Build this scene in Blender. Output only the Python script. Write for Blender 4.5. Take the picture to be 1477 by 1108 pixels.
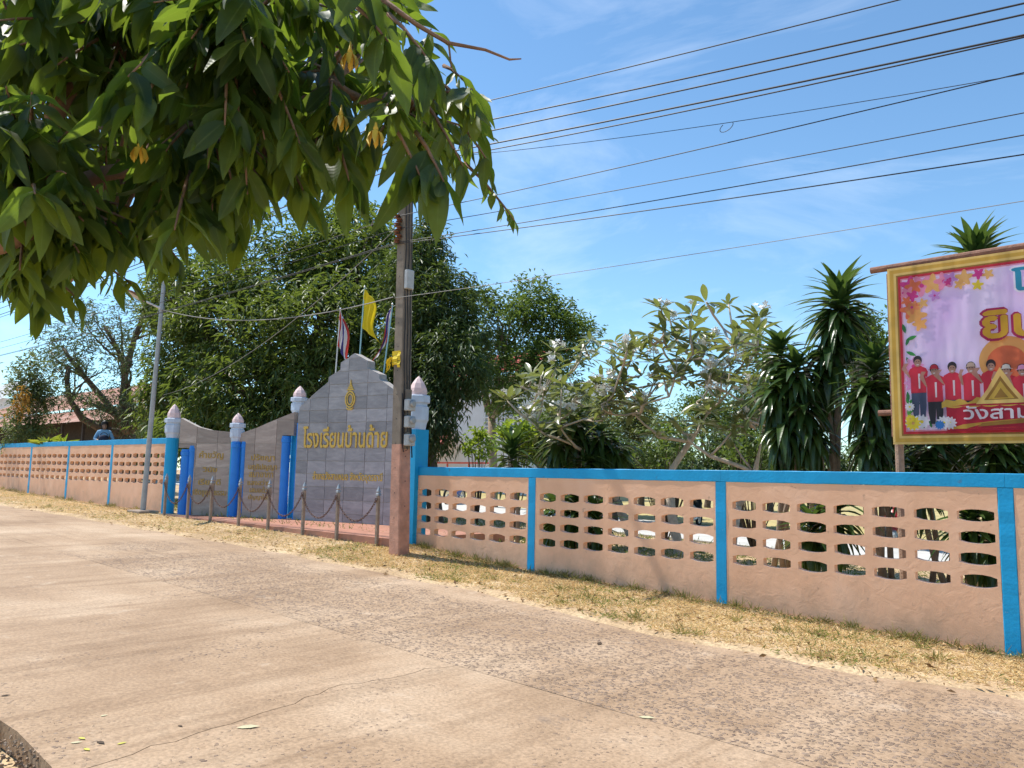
import bpy, math, random
import numpy as np
from mathutils import Vector, Matrix
from math import sin, cos, tan, pi, radians, atan, atan2, hypot, sqrt

for o in list(bpy.data.objects): bpy.data.objects.remove(o)
SC = bpy.context.scene
COL = SC.collection
random.seed(7); RNG = np.random.default_rng(7)

# ------------------------------------------------------------------ camera
# world: X runs along the school wall (to the right), Y into the school, Z up
F, CX, CY = 1150.0, 738.5, 554.0            # focal length and centre in photo pixels (1477 wide)
PITCH, ROLL, YAW = radians(6.641), radians(1.2), radians(-41.552)
EYE = np.array([0.0, -9.64, 1.62])
_f = np.array([sin(YAW)*cos(PITCH), cos(YAW)*cos(PITCH), sin(PITCH)])
_r = np.array([cos(YAW), -sin(YAW), 0.0]); _u = np.cross(_r, _f)
RGT = _r*cos(ROLL)+_u*sin(ROLL); UPV = -_r*sin(ROLL)+_u*cos(ROLL); FWD = _f
cam = bpy.data.cameras.new('camera'); cam_o = bpy.data.objects.new('camera', cam); COL.objects.link(cam_o)
cam.sensor_width = 36; cam.lens = 36*F/1477; cam.clip_start = .05; cam.clip_end = 3000
cam_o.matrix_world = Matrix(((RGT[0], UPV[0], -FWD[0], EYE[0]), (RGT[1], UPV[1], -FWD[1], EYE[1]), (RGT[2], UPV[2], -FWD[2], EYE[2]), (0, 0, 0, 1)))
SC.camera = cam_o

# ------------------------------------------------------------------ light
SUN_EL, SUN_OFF = radians(60), radians(10)   # sun almost along the wall, a touch on the road side
TO_SUN = Vector((-cos(SUN_OFF)*cos(SUN_EL), -sin(SUN_OFF)*cos(SUN_EL), sin(SUN_EL)))
W = bpy.data.worlds.new('World'); SC.world = W; W.use_nodes = True
def build_world():
    nt = W.node_tree; nt.nodes.clear(); N = nt.nodes.new; L = nt.links.new
    out = N('ShaderNodeOutputWorld'); bg = N('ShaderNodeBackground'); sky = N('ShaderNodeTexSky')
    sky.sky_type = 'NISHITA'; sky.sun_disc = False
    sky.sun_elevation = SUN_EL; sky.sun_rotation = atan2(TO_SUN.x, TO_SUN.y)
    sky.air_density = 1.0; sky.dust_density = .05; sky.ozone_density = 2.2; sky.altitude = 100
    tc = N('ShaderNodeTexCoord'); mp = N('ShaderNodeMapping'); mp.inputs['Scale'].default_value = (1.3, 2.6, 5.0)
    mp.inputs['Rotation'].default_value = (0.25, 0.1, 0.5)
    n1 = N('ShaderNodeTexNoise'); n1.inputs['Scale'].default_value = 1.7; n1.inputs['Detail'].default_value = 9; n1.inputs['Roughness'].default_value = .62; n1.inputs['Distortion'].default_value = .9
    rp = N('ShaderNodeValToRGB'); rp.color_ramp.elements[0].position = .5; rp.color_ramp.elements[1].position = .85
    rp.color_ramp.elements[0].color = (0, 0, 0, 1); rp.color_ramp.elements[1].color = (.2, .2, .2, 1)
    mx = N('ShaderNodeMix'); mx.data_type = 'RGBA'; mx.inputs[7].default_value = (8.5, 8.8, 9.2, 1)
    L(tc.outputs['Generated'], mp.inputs['Vector']); L(mp.outputs[0], n1.inputs['Vector']); L(n1.outputs['Fac'], rp.inputs[0])
    L(rp.outputs[0], mx.inputs[0]); tn = N('ShaderNodeMix'); tn.data_type = 'RGBA'; tn.blend_type = 'MULTIPLY'; tn.inputs[0].default_value = 1; tn.inputs[7].default_value = (.76, .945, .985, 1); L(sky.outputs[0], tn.inputs[6]); L(tn.outputs[2], mx.inputs[6]); L(mx.outputs[2], bg.inputs['Color'])
    bg.inputs['Strength'].default_value = .116
    L(bg.outputs[0], out.inputs[0])
build_world()
sl = bpy.data.lights.new('sun', 'SUN'); sl.energy = 3.5; sl.angle = radians(.53); sl.color = (1, .955, .88)
so = bpy.data.objects.new('sun', sl); COL.objects.link(so); so.rotation_euler = TO_SUN.to_track_quat('Z', 'Y').to_euler(); so.location = (-20, -5, 30)
SC.view_settings.view_transform = 'Standard'; SC.view_settings.look = 'None'; SC.view_settings.gamma = 1; SC.view_settings.exposure = .8
try: SC.view_settings.use_curve_mapping = False
except Exception: pass
SC.cycles.max_bounces = 8; SC.cycles.transparent_max_bounces = 6

# ------------------------------------------------------------------ placing helpers
def ray(px, py): return FWD + RGT*(px-CX)/F - UPV*(py-CY)/F
def at(px, py, d): return EYE + ray(px, py)*d
def proj(P):
    v = np.asarray(P, float)-EYE; z = v@FWD
    return CX+F*(v@RGT)/z, CY-F*(v@UPV)/z, z
def on_y(px, py, Y):                       # point of a plane parallel to the wall
    r = ray(px, py); return EYE + r*((Y-EYE[1])/r[1])
def on_z(px, py, z):
    r = ray(px, py); return EYE + r*((z-EYE[2])/r[2])
class Plane:                               # upright plane through two plan points; gives (along, height)
    def __init__(s, A, B):
        s.A = np.array(A, float); s.d = np.array(B, float)-s.A; s.len = hypot(*s.d); s.d /= s.len
        s.n = np.array([s.d[1], -s.d[0]])  # towards the road
    def uv(s, px, py):
        r = ray(px, py); t = ((s.A-EYE[:2])@s.n)/(r[:2]@s.n); P = EYE+r*t
        return float((P[:2]-s.A)@s.d), float(P[2])
    def pt(s, u, z, off=0.0):
        q = s.A+s.d*u+s.n*off; return (q[0], q[1], z)
def z_at(py, X, Y):
    lo, hi = -5., 30.
    for _ in range(50):
        m = (lo+hi)/2
        if proj((X, Y, m))[1] > py: lo = m
        else: hi = m
    return lo
def lerp(a, b, t): return a+(b-a)*t

# ------------------------------------------------------------------ object helpers
OFF = {}
def tag(o, label=None, cat=None, group=None, kind=None):
    if label: o['label'] = label
    if cat: o['category'] = cat
    if group: o['group'] = group
    if kind: o['kind'] = kind
    return o
def thing(name, label, cat, loc=(0, 0, 0), group=None):
    o = bpy.data.objects.new(name, None); COL.objects.link(o); o.location = loc; o.empty_display_size = .2
    OFF[o.name] = np.array(loc, float); return tag(o, label, cat, group)
def link_mesh(name, me, mat, parent=None):
    o = bpy.data.objects.new(name, me); COL.objects.link(o)
    if mat is not None and not len(me.materials): me.materials.append(mat)
    if parent is not None: o.parent = parent; OFF[o.name] = OFF[parent.name]
    else: OFF[o.name] = np.zeros(3)
    return o
def obj(name, verts, faces, mat, parent=None, smooth=False, base=None):
    """mesh from world coordinates; under a parent the coordinates become local to it"""
    off = OFF[parent.name] if parent is not None else (np.array(base, float) if base is not None else np.zeros(3))
    me = bpy.data.meshes.new(name)
    me.from_pydata([tuple(np.asarray(v, float)-off) for v in verts], [], faces)
    if smooth: me.polygons.foreach_set('use_smooth', [True]*len(me.polygons))
    me.update()
    o = link_mesh(name, me, mat, parent)
    if parent is None and base is not None: o.location = base; OFF[o.name] = off
    return o
class MB:
    def __init__(s): s.v = []; s.f = []
    def add(s, v, f):
        n = len(s.v); s.v += [tuple(map(float, p)) for p in v]; s.f += [tuple(n+i for i in q) for q in f]; return s
    def box(s, c, size, rz=0.0, bev=0.0):
        x, y, z = [a/2 for a in size]; cz, sz = cos(rz), sin(rz); b = min(bev, x*.9, y*.9, z*.9)
        if b <= 0:
            P = [(i*x, j*y, k*z) for k in (-1, 1) for i, j in ((-1, -1), (1, -1), (1, 1), (-1, 1))]
            Fc = [(3, 2, 1, 0), (4, 5, 6, 7), (0, 1, 5, 4), (1, 2, 6, 5), (2, 3, 7, 6), (3, 0, 4, 7)]
        else:
            ring = lambda ex, ey, zz: [(-ex+b, -ey, zz), (ex-b, -ey, zz), (ex, -ey+b, zz), (ex, ey-b, zz), (ex-b, ey, zz), (-ex+b, ey, zz), (-ex, ey-b, zz), (-ex, -ey+b, zz)]
            P = ring(x-b, y-b, -z)+ring(x, y, -z+b)+ring(x, y, z-b)+ring(x-b, y-b, z)
            Fc = [tuple(range(7, -1, -1)), tuple(range(24, 32))]
            for l in range(3):
                for i in range(8): j = (i+1) % 8; Fc.append((l*8+i, l*8+j, l*8+8+j, l*8+8+i))
        return s.add([(c[0]+p[0]*cz-p[1]*sz, c[1]+p[0]*sz+p[1]*cz, c[2]+p[2]) for p in P], Fc)
    def tube(s, pts, rad, n=8, cap=True, sq=0.0):
        pts = [np.array(p, float) for p in pts]; m = len(pts)
        if not hasattr(rad, '__len__'): rad = [rad]*m
        V = []; ref = None
        for i, p in enumerate(pts):
            t = pts[min(i+1, m-1)]-pts[max(i-1, 0)]; t = t/(np.linalg.norm(t)+1e-9)
            if ref is None: ref = np.array([0, 0, 1.]) if abs(t[2]) < .9 else np.array([1., 0, 0])
            a = np.cross(t, ref); a /= np.linalg.norm(a)+1e-9; b = np.cross(a, t); ref = b
            for k in range(n):
                th = 2*pi*k/n; V.append(p+(a*cos(th)+b*sin(th))*rad[i])
        Fc = [(i*n+k, i*n+(k+1) % n, (i+1)*n+(k+1) % n, (i+1)*n+k) for i in range(m-1) for k in range(n)]
        if cap: Fc += [tuple(range(n-1, -1, -1)), tuple((m-1)*n+k for k in range(n))]
        return s.add(V, Fc)
    def lathe(s, c, prof, n=16, rot=0.0):
        V = [(c[0]+r*cos(2*pi*k/n+rot), c[1]+r*sin(2*pi*k/n+rot), c[2]+z) for r, z in prof for k in range(n)]
        m = len(prof)
        Fc = [(i*n+k, i*n+(k+1) % n, (i+1)*n+(k+1) % n, (i+1)*n+k) for i in range(m-1) for k in range(n)]
        return s.add(V, Fc+[tuple(range(n-1, -1, -1)), tuple((m-1)*n+k for k in range(n))])
    def prism(s, front, back):
        n = len(front)
        return s.add(list(front)+list(back), [tuple(range(n)), tuple(range(2*n-1, n-1, -1))]+[(i, n+i, n+(i+1) % n, (i+1) % n) for i in range(n)])
    def build(s, name, mat, parent=None, smooth=False, base=None): return obj(name, s.v, s.f, mat, parent, smooth, base)

# ------------------------------------------------------------------ materials
MATS = {}
def new_mat(name):
    m = bpy.data.materials.new(name); m.use_nodes = True; nt = m.node_tree; nt.nodes.clear(); MATS[name] = m
    N = nt.nodes.new; out = N('ShaderNodeOutputMaterial'); p = N('ShaderNodeBsdfPrincipled'); nt.links.new(p.outputs[0], out.inputs[0])
    return m, nt, N, nt.links.new, p, out
def ramp(N, stops):
    r = N('ShaderNodeValToRGB'); e = r.color_ramp.elements
    while len(e) < len(stops): e.new(.5)
    for i, (p, c) in enumerate(stops): e[i].position = p; e[i].color = (*c, 1)
    return r
def simple(name, col, rough=.6, var=.12, scale=6, bump=.0, bscale=40, metal=0, spec=.4, dirt=None, dscale=1.5, coord='Object'):
    m, nt, N, L, p, out = new_mat(name)
    tc = N('ShaderNodeTexCoord'); n = N('ShaderNodeTexNoise'); n.inputs['Scale'].default_value = scale; n.inputs['Detail'].default_value = 6
    L(tc.outputs[coord], n.inputs['Vector'])
    c = np.array(col); r = ramp(N, [(.3, tuple(c*(1-var))), (.7, tuple(np.minimum(c*(1+var), 1)))]); L(n.outputs['Fac'], r.inputs[0])
    src = r.outputs[0]
    if dirt:
        n2 = N('ShaderNodeTexNoise'); n2.inputs['Scale'].default_value = dscale; n2.inputs['Detail'].default_value = 8; n2.inputs['Roughness'].default_value = .65; L(tc.outputs[coord], n2.inputs['Vector'])
        r2 = ramp(N, [(.5, (0, 0, 0)), (.78, (.75, .75, .75))]); L(n2.outputs['Fac'], r2.inputs[0])
        mx = N('ShaderNodeMix'); mx.data_type = 'RGBA'; L(r2.outputs[0], mx.inputs[0]); L(src, mx.inputs[6]); mx.inputs[7].default_value = (*dirt, 1); src = mx.outputs[2]
    L(src, p.inputs['Base Color'])
    p.inputs['Roughness'].default_value = rough; p.inputs['Metallic'].default_value = metal; p.inputs['Specular IOR Level'].default_value = spec
    if bump:
        b = N('ShaderNodeBump'); b.inputs['Strength'].default_value = bump; b.inputs['Distance'].default_value = .02
        n3 = N('ShaderNodeTexNoise'); n3.inputs['Scale'].default_value = bscale; n3.inputs['Detail'].default_value = 5; L(tc.outputs[coord], n3.inputs['Vector'])
        L(n3.outputs['Fac'], b.inputs['Height']); L(b.outputs[0], p.inputs['Normal'])
    return m
def leaf_mat(name, dark, light, trans, tfac=.3, rough=.42, obj_rnd=False, rib=None, spec=.5):
    m, nt, N, L, p, out = new_mat(name)
    if obj_rnd: s = N('ShaderNodeObjectInfo').outputs['Random']
    else:
        a = N('ShaderNodeAttribute'); a.attribute_name = 'rnd'; s = a.outputs['Fac']
    r = ramp(N, [(0, dark), (1, light)]); L(s, r.inputs[0]); src = r.outputs[0]
    if rib:
        a = N('ShaderNodeAttribute'); a.attribute_name = 'across'; ab = N('ShaderNodeMath'); ab.operation = 'ABSOLUTE'; L(a.outputs['Fac'], ab.inputs[0])
        r2 = ramp(N, [(.0, (1, 1, 1)), (.09, (0, 0, 0))]); L(ab.outputs[0], r2.inputs[0])
        mx = N('ShaderNodeMix'); mx.data_type = 'RGBA'; L(r2.outputs[0], mx.inputs[0]); L(src, mx.inputs[6]); mx.inputs[7].default_value = (*rib, 1); src = mx.outputs[2]
        tcn = N('ShaderNodeTexCoord'); nz = N('ShaderNodeTexNoise'); nz.inputs['Scale'].default_value = 7; nz.inputs['Detail'].default_value = 4; L(tcn.outputs['Object'], nz.inputs['Vector'])
        r3 = ramp(N, [(.35, (.62, .62, .62)), (.7, (1.15, 1.15, 1.15))]); L(nz.outputs['Fac'], r3.inputs[0])
        mm = N('ShaderNodeMix'); mm.data_type = 'RGBA'; mm.blend_type = 'MULTIPLY'; mm.inputs[0].default_value = 1; L(src, mm.inputs[6]); L(r3.outputs[0], mm.inputs[7]); src = mm.outputs[2]
        wv = N('ShaderNodeTexWave'); wv.inputs['Scale'].default_value = 5; wv.inputs['Distortion'].default_value = .6; wv.bands_direction = 'Y'; L(tcn.outputs['Object'], wv.inputs['Vector'])
        bp = N('ShaderNodeBump'); bp.inputs['Strength'].default_value = .05; bp.inputs['Distance'].default_value = .01; L(wv.outputs['Fac'], bp.inputs['Height']); L(bp.outputs[0], p.inputs['Normal'])
    L(src, p.inputs['Base Color']); p.inputs['Roughness'].default_value = rough; p.inputs['Specular IOR Level'].default_value = spec
    t = N('ShaderNodeBsdfTranslucent'); rt = ramp(N, [(0, tuple(np.array(trans)*.7)), (1, trans)]); L(s, rt.inputs[0]); L(rt.outputs[0], t.inputs[0])
    ms = N('ShaderNodeMixShader'); ms.inputs[0].default_value = tfac; L(p.outputs[0], ms.inputs[1]); L(t.outputs[0], ms.inputs[2]); L(ms.outputs[0], out.inputs[0])
    return m

M_blue = simple('blue_paint', (.004, .335, .65), .6, .08, 3, .15, 30, dirt=(.012, .28, .52), dscale=1.2)
def chip(m, col, scale=22, lo=.68):
    nt = m.node_tree; N = nt.nodes.new; L = nt.links.new; p = next(n for n in nt.nodes if n.type == 'BSDF_PRINCIPLED'); src = p.inputs['Base Color'].links[0].from_socket
    tc = N('ShaderNodeTexCoord'); n = N('ShaderNodeTexNoise'); n.inputs['Scale'].default_value = scale; n.inputs['Detail'].default_value = 7; n.inputs['Roughness'].default_value = .7; L(tc.outputs['Object'], n.inputs['Vector'])
    r = ramp(N, [(lo, (0, 0, 0)), (lo+.03, (.8, .8, .8))]); L(n.outputs['Fac'], r.inputs[0]); mx = N('ShaderNodeMix'); mx.data_type = 'RGBA'; L(r.outputs[0], mx.inputs[0]); L(src, mx.inputs[6]); mx.inputs[7].default_value = (*col, 1); L(mx.outputs[2], p.inputs['Base Color'])
chip(M_blue, (.42, .50, .55)); chip(M_blue, (.05, .2, .36), 3.5, .64)
M_blue2 = simple('blue_pipe_paint', (.02, .23, .74), .5, .1, 4, .1, 30)
M_capital = simple('pale_blue_paint', (.50, .60, .74), .6, .1, 8, .15, 40, dirt=(.42, .45, .5), dscale=3)
M_pink = simple('pink_paint', (.78, .58, .56), .6, .1, 8, .15, 40, dirt=(.55, .4, .4), dscale=4)
M_conc = simple('pole_concrete', (.215, .175, .135), .85, .28, 5, .5, 60, dirt=(.10, .08, .062), dscale=2.5)
M_conc_red = simple('pole_painted_concrete', (.52, .27, .19), .8, .2, 7, .5, 45, dirt=(.3, .18, .13), dscale=4)
M_post = simple('barrier_post_concrete', (.33, .25, .19), .85, .2, 9, .4, 60, dirt=(.2, .15, .11), dscale=4)
M_silver = simple('silver_paint', (.62, .62, .6), .4, .1, 9, metal=.5)
M_rust = simple('chain_rust', (.13, .075, .06), .7, .3, 30, metal=.4)
M_galv = simple('galvanised_steel', (.36, .37, .38), .5, .15, 8, metal=.5, dirt=(.27, .25, .23), dscale=4)
M_black = simple('black_plastic', (.02, .02, .022), .5, .2, 10)
M_wire = simple('wire_black', (.018, .018, .022), .6, .1, 4)
M_wire2 = simple('wire_grey', (.22, .22, .21), .6, .1, 4)
M_grey = simple('meter_grey', (.42, .43, .43), .4, .1, 9, dirt=(.25, .24, .22), dscale=8)
M_brown_ins = simple('insulator_brown', (.17, .07, .04), .25, .2, 9)
M_gold = simple('gold_paint', (.62, .40, .075), .4, .18, 25, metal=.25)
M_gold_dull = simple('faded_gold_paint', (.42, .27, .06), .55, .3, 18)
M_bark = simple('bark', (.13, .095, .07), .9, .35, 9, .8, 25)
M_bark_red = simple('bark_reddish', (.26, .15, .095), .9, .35, 7, .9, 22, dirt=(.13, .08, .055), dscale=6)
M_bark_grey = simple('bark_grey', (.30, .225, .165), .85, .25, 8, .6, 25, dirt=(.19, .14, .10), dscale=5)
M_white = simple('white_wall', (.74, .75, .8), .8, .05, 3)
M_redroof = simple('red_metal', (.5, .09, .06), .5, .15, 4)
M_dark = simple('dark_timber', (.05, .038, .03), .85, .3, 5)
M_wood = simple('timber_pole', (.26, .13, .085), .8, .25, 12, .5, 40)
M_wood2 = simple('pale_timber_pole', (.36, .24, .17), .8, .25, 12, .5, 40)
M_tyre = simple('tyre_rubber', (.022, .022, .023), .8, .2, 20)
M_skin = simple('skin', (.3, .17, .11), .5, .08, 10)
M_hair = simple('hair', (.012, .01, .009), .5, .2, 30)
M_cloth_blue = simple('blue_cloth', (.22, .42, .62), .8, .12, 10)
M_cloth_dark = simple('dark_cloth', (.025, .03, .06), .8, .15, 10)
M_cloth_yellow = simple('yellow_cloth', (.75, .55, .03), .75, .15, 12)

def peach_mat():
    m, nt, N, L, p, out = new_mat('peach_plaster')
    tc = N('ShaderNodeTexCoord'); X = N('ShaderNodeSeparateXYZ'); L(tc.outputs['Object'], X.inputs[0])
    n = N('ShaderNodeTexNoise'); n.inputs['Scale'].default_value = 1.6; n.inputs['Detail'].default_value = 9; n.inputs['Roughness'].default_value = .6; L(tc.outputs['Object'], n.inputs['Vector'])
    r = ramp(N, [(.25, (.74, .42, .255)), (.55, (.84, .50, .32)), (.8, (.88, .56, .385))]); L(n.outputs['Fac'], r.inputs[0])
    mp = N('ShaderNodeMapping'); mp.inputs['Scale'].default_value = (2.6, 2.6, 1.8); L(tc.outputs['Object'], mp.inputs[0])
    n2 = N('ShaderNodeTexNoise'); n2.inputs['Scale'].default_value = 1.4; n2.inputs['Detail'].default_value = 8; n2.inputs['Roughness'].default_value = .7; L(mp.outputs[0], n2.inputs['Vector'])
    at_ = N('ShaderNodeAttribute'); at_.attribute_name = 'soil'
    ad = N('ShaderNodeMath'); ad.operation = 'MULTIPLY_ADD'; L(at_.outputs['Fac'], ad.inputs[0]); ad.inputs[1].default_value = .42; L(n2.outputs['Fac'], ad.inputs[2])
    r2 = ramp(N, [(.60, (0, 0, 0)), (1.0, (.6, .6, .6))]); L(ad.outputs[0], r2.inputs[0])
    mx = N('ShaderNodeMix'); mx.data_type = 'RGBA'; L(r2.outputs[0], mx.inputs[0]); L(r.outputs[0], mx.inputs[6]); mx.inputs[7].default_value = (.46, .30, .20, 1)
    n5 = N('ShaderNodeTexNoise'); n5.inputs['Scale'].default_value = 9; n5.inputs['Detail'].default_value = 3; L(tc.outputs['Object'], n5.inputs['Vector'])
    r5 = ramp(N, [(.70, (0, 0, 0)), (.76, (.5, .5, .5))]); L(n5.outputs['Fac'], r5.inputs[0])
    mx2 = N('ShaderNodeMix'); mx2.data_type = 'RGBA'; L(r5.outputs[0], mx2.inputs[0]); L(mx.outputs[2], mx2.inputs[6]); mx2.inputs[7].default_value = (.3, .19, .15, 1)
    L(mx2.outputs[2], p.inputs['Base Color']); p.inputs['Roughness'].default_value = .75; p.inputs['Specular IOR Level'].default_value = .3
    n3 = N('ShaderNodeTexNoise'); n3.inputs['Scale'].default_value = 6; n3.inputs['Detail'].default_value = 8; n3.inputs['Roughness'].default_value = .6; n3.inputs['Distortion'].default_value = 1.2; L(tc.outputs['Object'], n3.inputs['Vector'])
    b = N('ShaderNodeBump'); b.inputs['Strength'].default_value = .5; b.inputs['Distance'].default_value = .012; L(n3.outputs['Fac'], b.inputs['Height']); L(b.outputs[0], p.inputs['Normal'])
    return m
M_peach = peach_mat(); M_rim = simple('pale_rim', (.72, .58, .47), .85, .15, 9)  # rim: paler colour for the bottom ledges of the wall openings

def granite_mat(name, a, b, c):
    m, nt, N, L, p, out = new_mat(name)
    tc = N('ShaderNodeTexCoord'); oi = N('ShaderNodeObjectInfo')
    mul = N('ShaderNodeVectorMath'); mul.operation = 'MULTIPLY_ADD'; mul.inputs[1].default_value = (1, 1, 1)
    cmb = N('ShaderNodeCombineXYZ'); ml = N('ShaderNodeMath'); ml.operation = 'MULTIPLY'; ml.inputs[1].default_value = 7; L(oi.outputs['Random'], ml.inputs[0]); L(ml.outputs[0], cmb.inputs[0]); L(ml.outputs[0], cmb.inputs[2])
    L(tc.outputs['Object'], mul.inputs[0]); L(cmb.outputs[0], mul.inputs[2])
    mp = N('ShaderNodeMapping'); mp.inputs['Rotation'].default_value = (0, radians(57), 0); mp.inputs['Scale'].default_value = (1.0, 1.0, 3.2); L(mul.outputs[0], mp.inputs[0])
    n = N('ShaderNodeTexNoise'); n.inputs['Scale'].default_value = 2.2; n.inputs['Detail'].default_value = 10; n.inputs['Roughness'].default_value = .68; n.inputs['Distortion'].default_value = .7; L(mp.outputs[0], n.inputs['Vector'])
    r = ramp(N, [(.2, a), (.52, b), (.84, c)]); L(n.outputs['Fac'], r.inputs[0])
    hv = N('ShaderNodeMath'); hv.operation = 'MULTIPLY_ADD'; hv.inputs[1].default_value = .45; hv.inputs[2].default_value = .78; L(oi.outputs['Random'], hv.inputs[0])
    mx = N('ShaderNodeMix'); mx.data_type = 'RGBA'; mx.blend_type = 'MULTIPLY'; mx.inputs[0].default_value = 1; L(r.outputs[0], mx.inputs[6])
    cc = N('ShaderNodeCombineColor'); [L(hv.outputs[0], cc.inputs[i]) for i in range(3)]; L(cc.outputs[0], mx.inputs[7])
    L(mx.outputs[2], p.inputs['Base Color']); p.inputs['Roughness'].default_value = .45; p.inputs['Specular IOR Level'].default_value = .4
    n3 = N('ShaderNodeTexNoise'); n3.inputs['Scale'].default_value = 30; L(tc.outputs['Object'], n3.inputs['Vector'])
    bb = N('ShaderNodeBump'); bb.inputs['Strength'].default_value = .08; bb.inputs['Distance'].default_value = .01; L(n3.outputs['Fac'], bb.inputs['Height']); L(bb.outputs[0], p.inputs['Normal'])
    return m
M_gran = granite_mat('grey_granite', (.18, .18, .195), (.31, .305, .32), (.48, .47, .47))
M_gran2 = granite_mat('brown_granite', (.23, .185, .165), (.36, .295, .255), (.53, .47, .42))
M_grout = simple('grout', (.42, .38, .35), .9, .15, 9)

def concrete_road(name, agg):
    m, nt, N, L, p, out = new_mat(name)
    tc = N('ShaderNodeTexCoord'); O = tc.outputs['Object']
    def noise(scale, det=6, rough=.55, vec=None, dist=0):
        n = N('ShaderNodeTexNoise'); n.inputs['Scale'].default_value = scale; n.inputs['Detail'].default_value = det; n.inputs['Roughness'].default_value = rough; n.inputs['Distortion'].default_value = dist
        L(vec or O, n.inputs['Vector']); return n.outputs['Fac']
    base = ramp(N, [(.28, (.31, .20, .118)), (.5, (.425, .29, .182)), (.74, (.55, .405, .275))]); L(noise(.55, 9, .6), base.inputs[0]); src = base.outputs[0]
    fine = ramp(N, [(.35, (.80, .80, .80)), (.65, (1.12, 1.12, 1.12))]); L(noise(38, 4), fine.inputs[0])
    mm = N('ShaderNodeMix'); mm.data_type = 'RGBA'; mm.blend_type = 'MULTIPLY'; mm.inputs[0].default_value = 1; L(src, mm.inputs[6]); L(fine.outputs[0], mm.inputs[7]); src = mm.outputs[2]
    # brushed streaks and tyre marks
    mp = N('ShaderNodeMapping'); mp.inputs['Scale'].default_value = (5, .45, 1) if not agg else (.5, 6, 1); L(O, mp.inputs[0])
    st = ramp(N, [(.28, (.80, .78, .76)), (.46, (1, 1, 1)), (.75, (1.07, 1.07, 1.07))]); L(noise(1.2, 5, .6, mp.outputs[0], .4), st.inputs[0])
    m2 = N('ShaderNodeMix'); m2.data_type = 'RGBA'; m2.blend_type = 'MULTIPLY'; m2.inputs[0].default_value = .8; L(src, m2.inputs[6]); L(st.outputs[0], m2.inputs[7]); src = m2.outputs[2]
    # exposed stones
    nv = N('ShaderNodeTexNoise'); nv.inputs['Scale'].default_value = 30; L(O, nv.inputs['Vector'])
    jit = N('ShaderNodeMix'); jit.data_type = 'VECTOR'; jit.inputs[0].default_value = .012; L(O, jit.inputs[4]); L(nv.outputs['Color'], jit.inputs[5])
    vor = N('ShaderNodeTexVoronoi'); vor.feature = 'DISTANCE_TO_EDGE'; vor.inputs['Scale'].default_value = 33 if agg else 40; L(jit.outputs[1], vor.inputs['Vector'])
    vc = N('ShaderNodeTexVoronoi'); vc.inputs['Scale'].default_value = vor.inputs['Scale'].default_value; L(jit.outputs[1], vc.inputs['Vector'])
    sep = N('ShaderNodeSeparateColor'); L(vc.outputs['Color'], sep.inputs[0])
    stone = ramp(N, [(.08, (0, 0, 0)), (.16, (1, 1, 1))]); L(vor.outputs['Distance'], stone.inputs[0])
    pick = ramp(N, [(.50 if agg else .86, (0, 0, 0)), (.54 if agg else .9, (1, 1, 1))]); L(sep.outputs[0], pick.inputs[0])
    zone = ramp(N, [(.36, (0, 0, 0)), (.5, (1, 1, 1))]) if agg else ramp(N, [(.46, (0, 0, 0)), (.6, (1, 1, 1))])
    zn = noise(.8, 6, .6)
    if agg:                                  # worn stones show on the stretch in front of the gate and to its right, less near the edges
        sx = N('ShaderNodeSeparateXYZ'); L(O, sx.inputs[0])
        mr = N('ShaderNodeMapRange'); mr.inputs[1].default_value = -17; mr.inputs[2].default_value = -12.5; mr.inputs[3].default_value = -.4; mr.inputs[4].default_value = .10; L(sx.outputs[0], mr.inputs[0])
        me_ = N('ShaderNodeMapRange'); me_.inputs[1].default_value = -2.5; me_.inputs[2].default_value = -1.9; me_.inputs[3].default_value = 0; me_.inputs[4].default_value = -.35; L(sx.outputs[1], me_.inputs[0])
        a1 = N('ShaderNodeMath'); a1.operation = 'ADD'; L(zn, a1.inputs[0]); L(mr.outputs[0], a1.inputs[1])
        a2 = N('ShaderNodeMath'); a2.operation = 'ADD'; L(a1.outputs[0], a2.inputs[0]); L(me_.outputs[0], a2.inputs[1]); zn = a2.outputs[0]
    L(zn, zone.inputs[0])
    def mulf(a, b):
        q = N('ShaderNodeMath'); q.operation = 'MULTIPLY'; L(a, q.inputs[0]); L(b, q.inputs[1]); return q.outputs[0]
    mask = mulf(mulf(stone.outputs[0], pick.outputs[0]), zone.outputs[0])
    scol = ramp(N, [(0, (.16, .11, .085)), (.5, (.245, .175, .13)), (1, (.36, .26, .19))]); L(sep.outputs[1], scol.inputs[0])
    m3 = N('ShaderNodeMix'); m3.data_type = 'RGBA'; L(mask, m3.inputs[0]); L(src, m3.inputs[6]); L(scol.outputs[0], m3.inputs[7]); src = m3.outputs[2]
    # tyre marks sweeping across the lane, and gritty specks
    mt = N('ShaderNodeMapping'); mt.inputs['Rotation'].default_value = (0, 0, radians(24)); mt.inputs['Scale'].default_value = (1.5, .11, 1); L(O, mt.inputs[0])
    tm = ramp(N, [(.52, (1, 1, 1)), (.60, (.83, .81, .79)), (.66, (1, 1, 1))]); L(noise(1.6, 3, .5, mt.outputs[0], .3), tm.inputs[0])
    m5 = N('ShaderNodeMix'); m5.data_type = 'RGBA'; m5.blend_type = 'MULTIPLY'; m5.inputs[0].default_value = .85; L(src, m5.inputs[6]); L(tm.outputs[0], m5.inputs[7]); src = m5.outputs[2]
    gs = ramp(N, [(.66, (1, 1, 1)), (.74, (.62, .58, .54))]); L(noise(75, 2, .5), gs.inputs[0])
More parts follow.
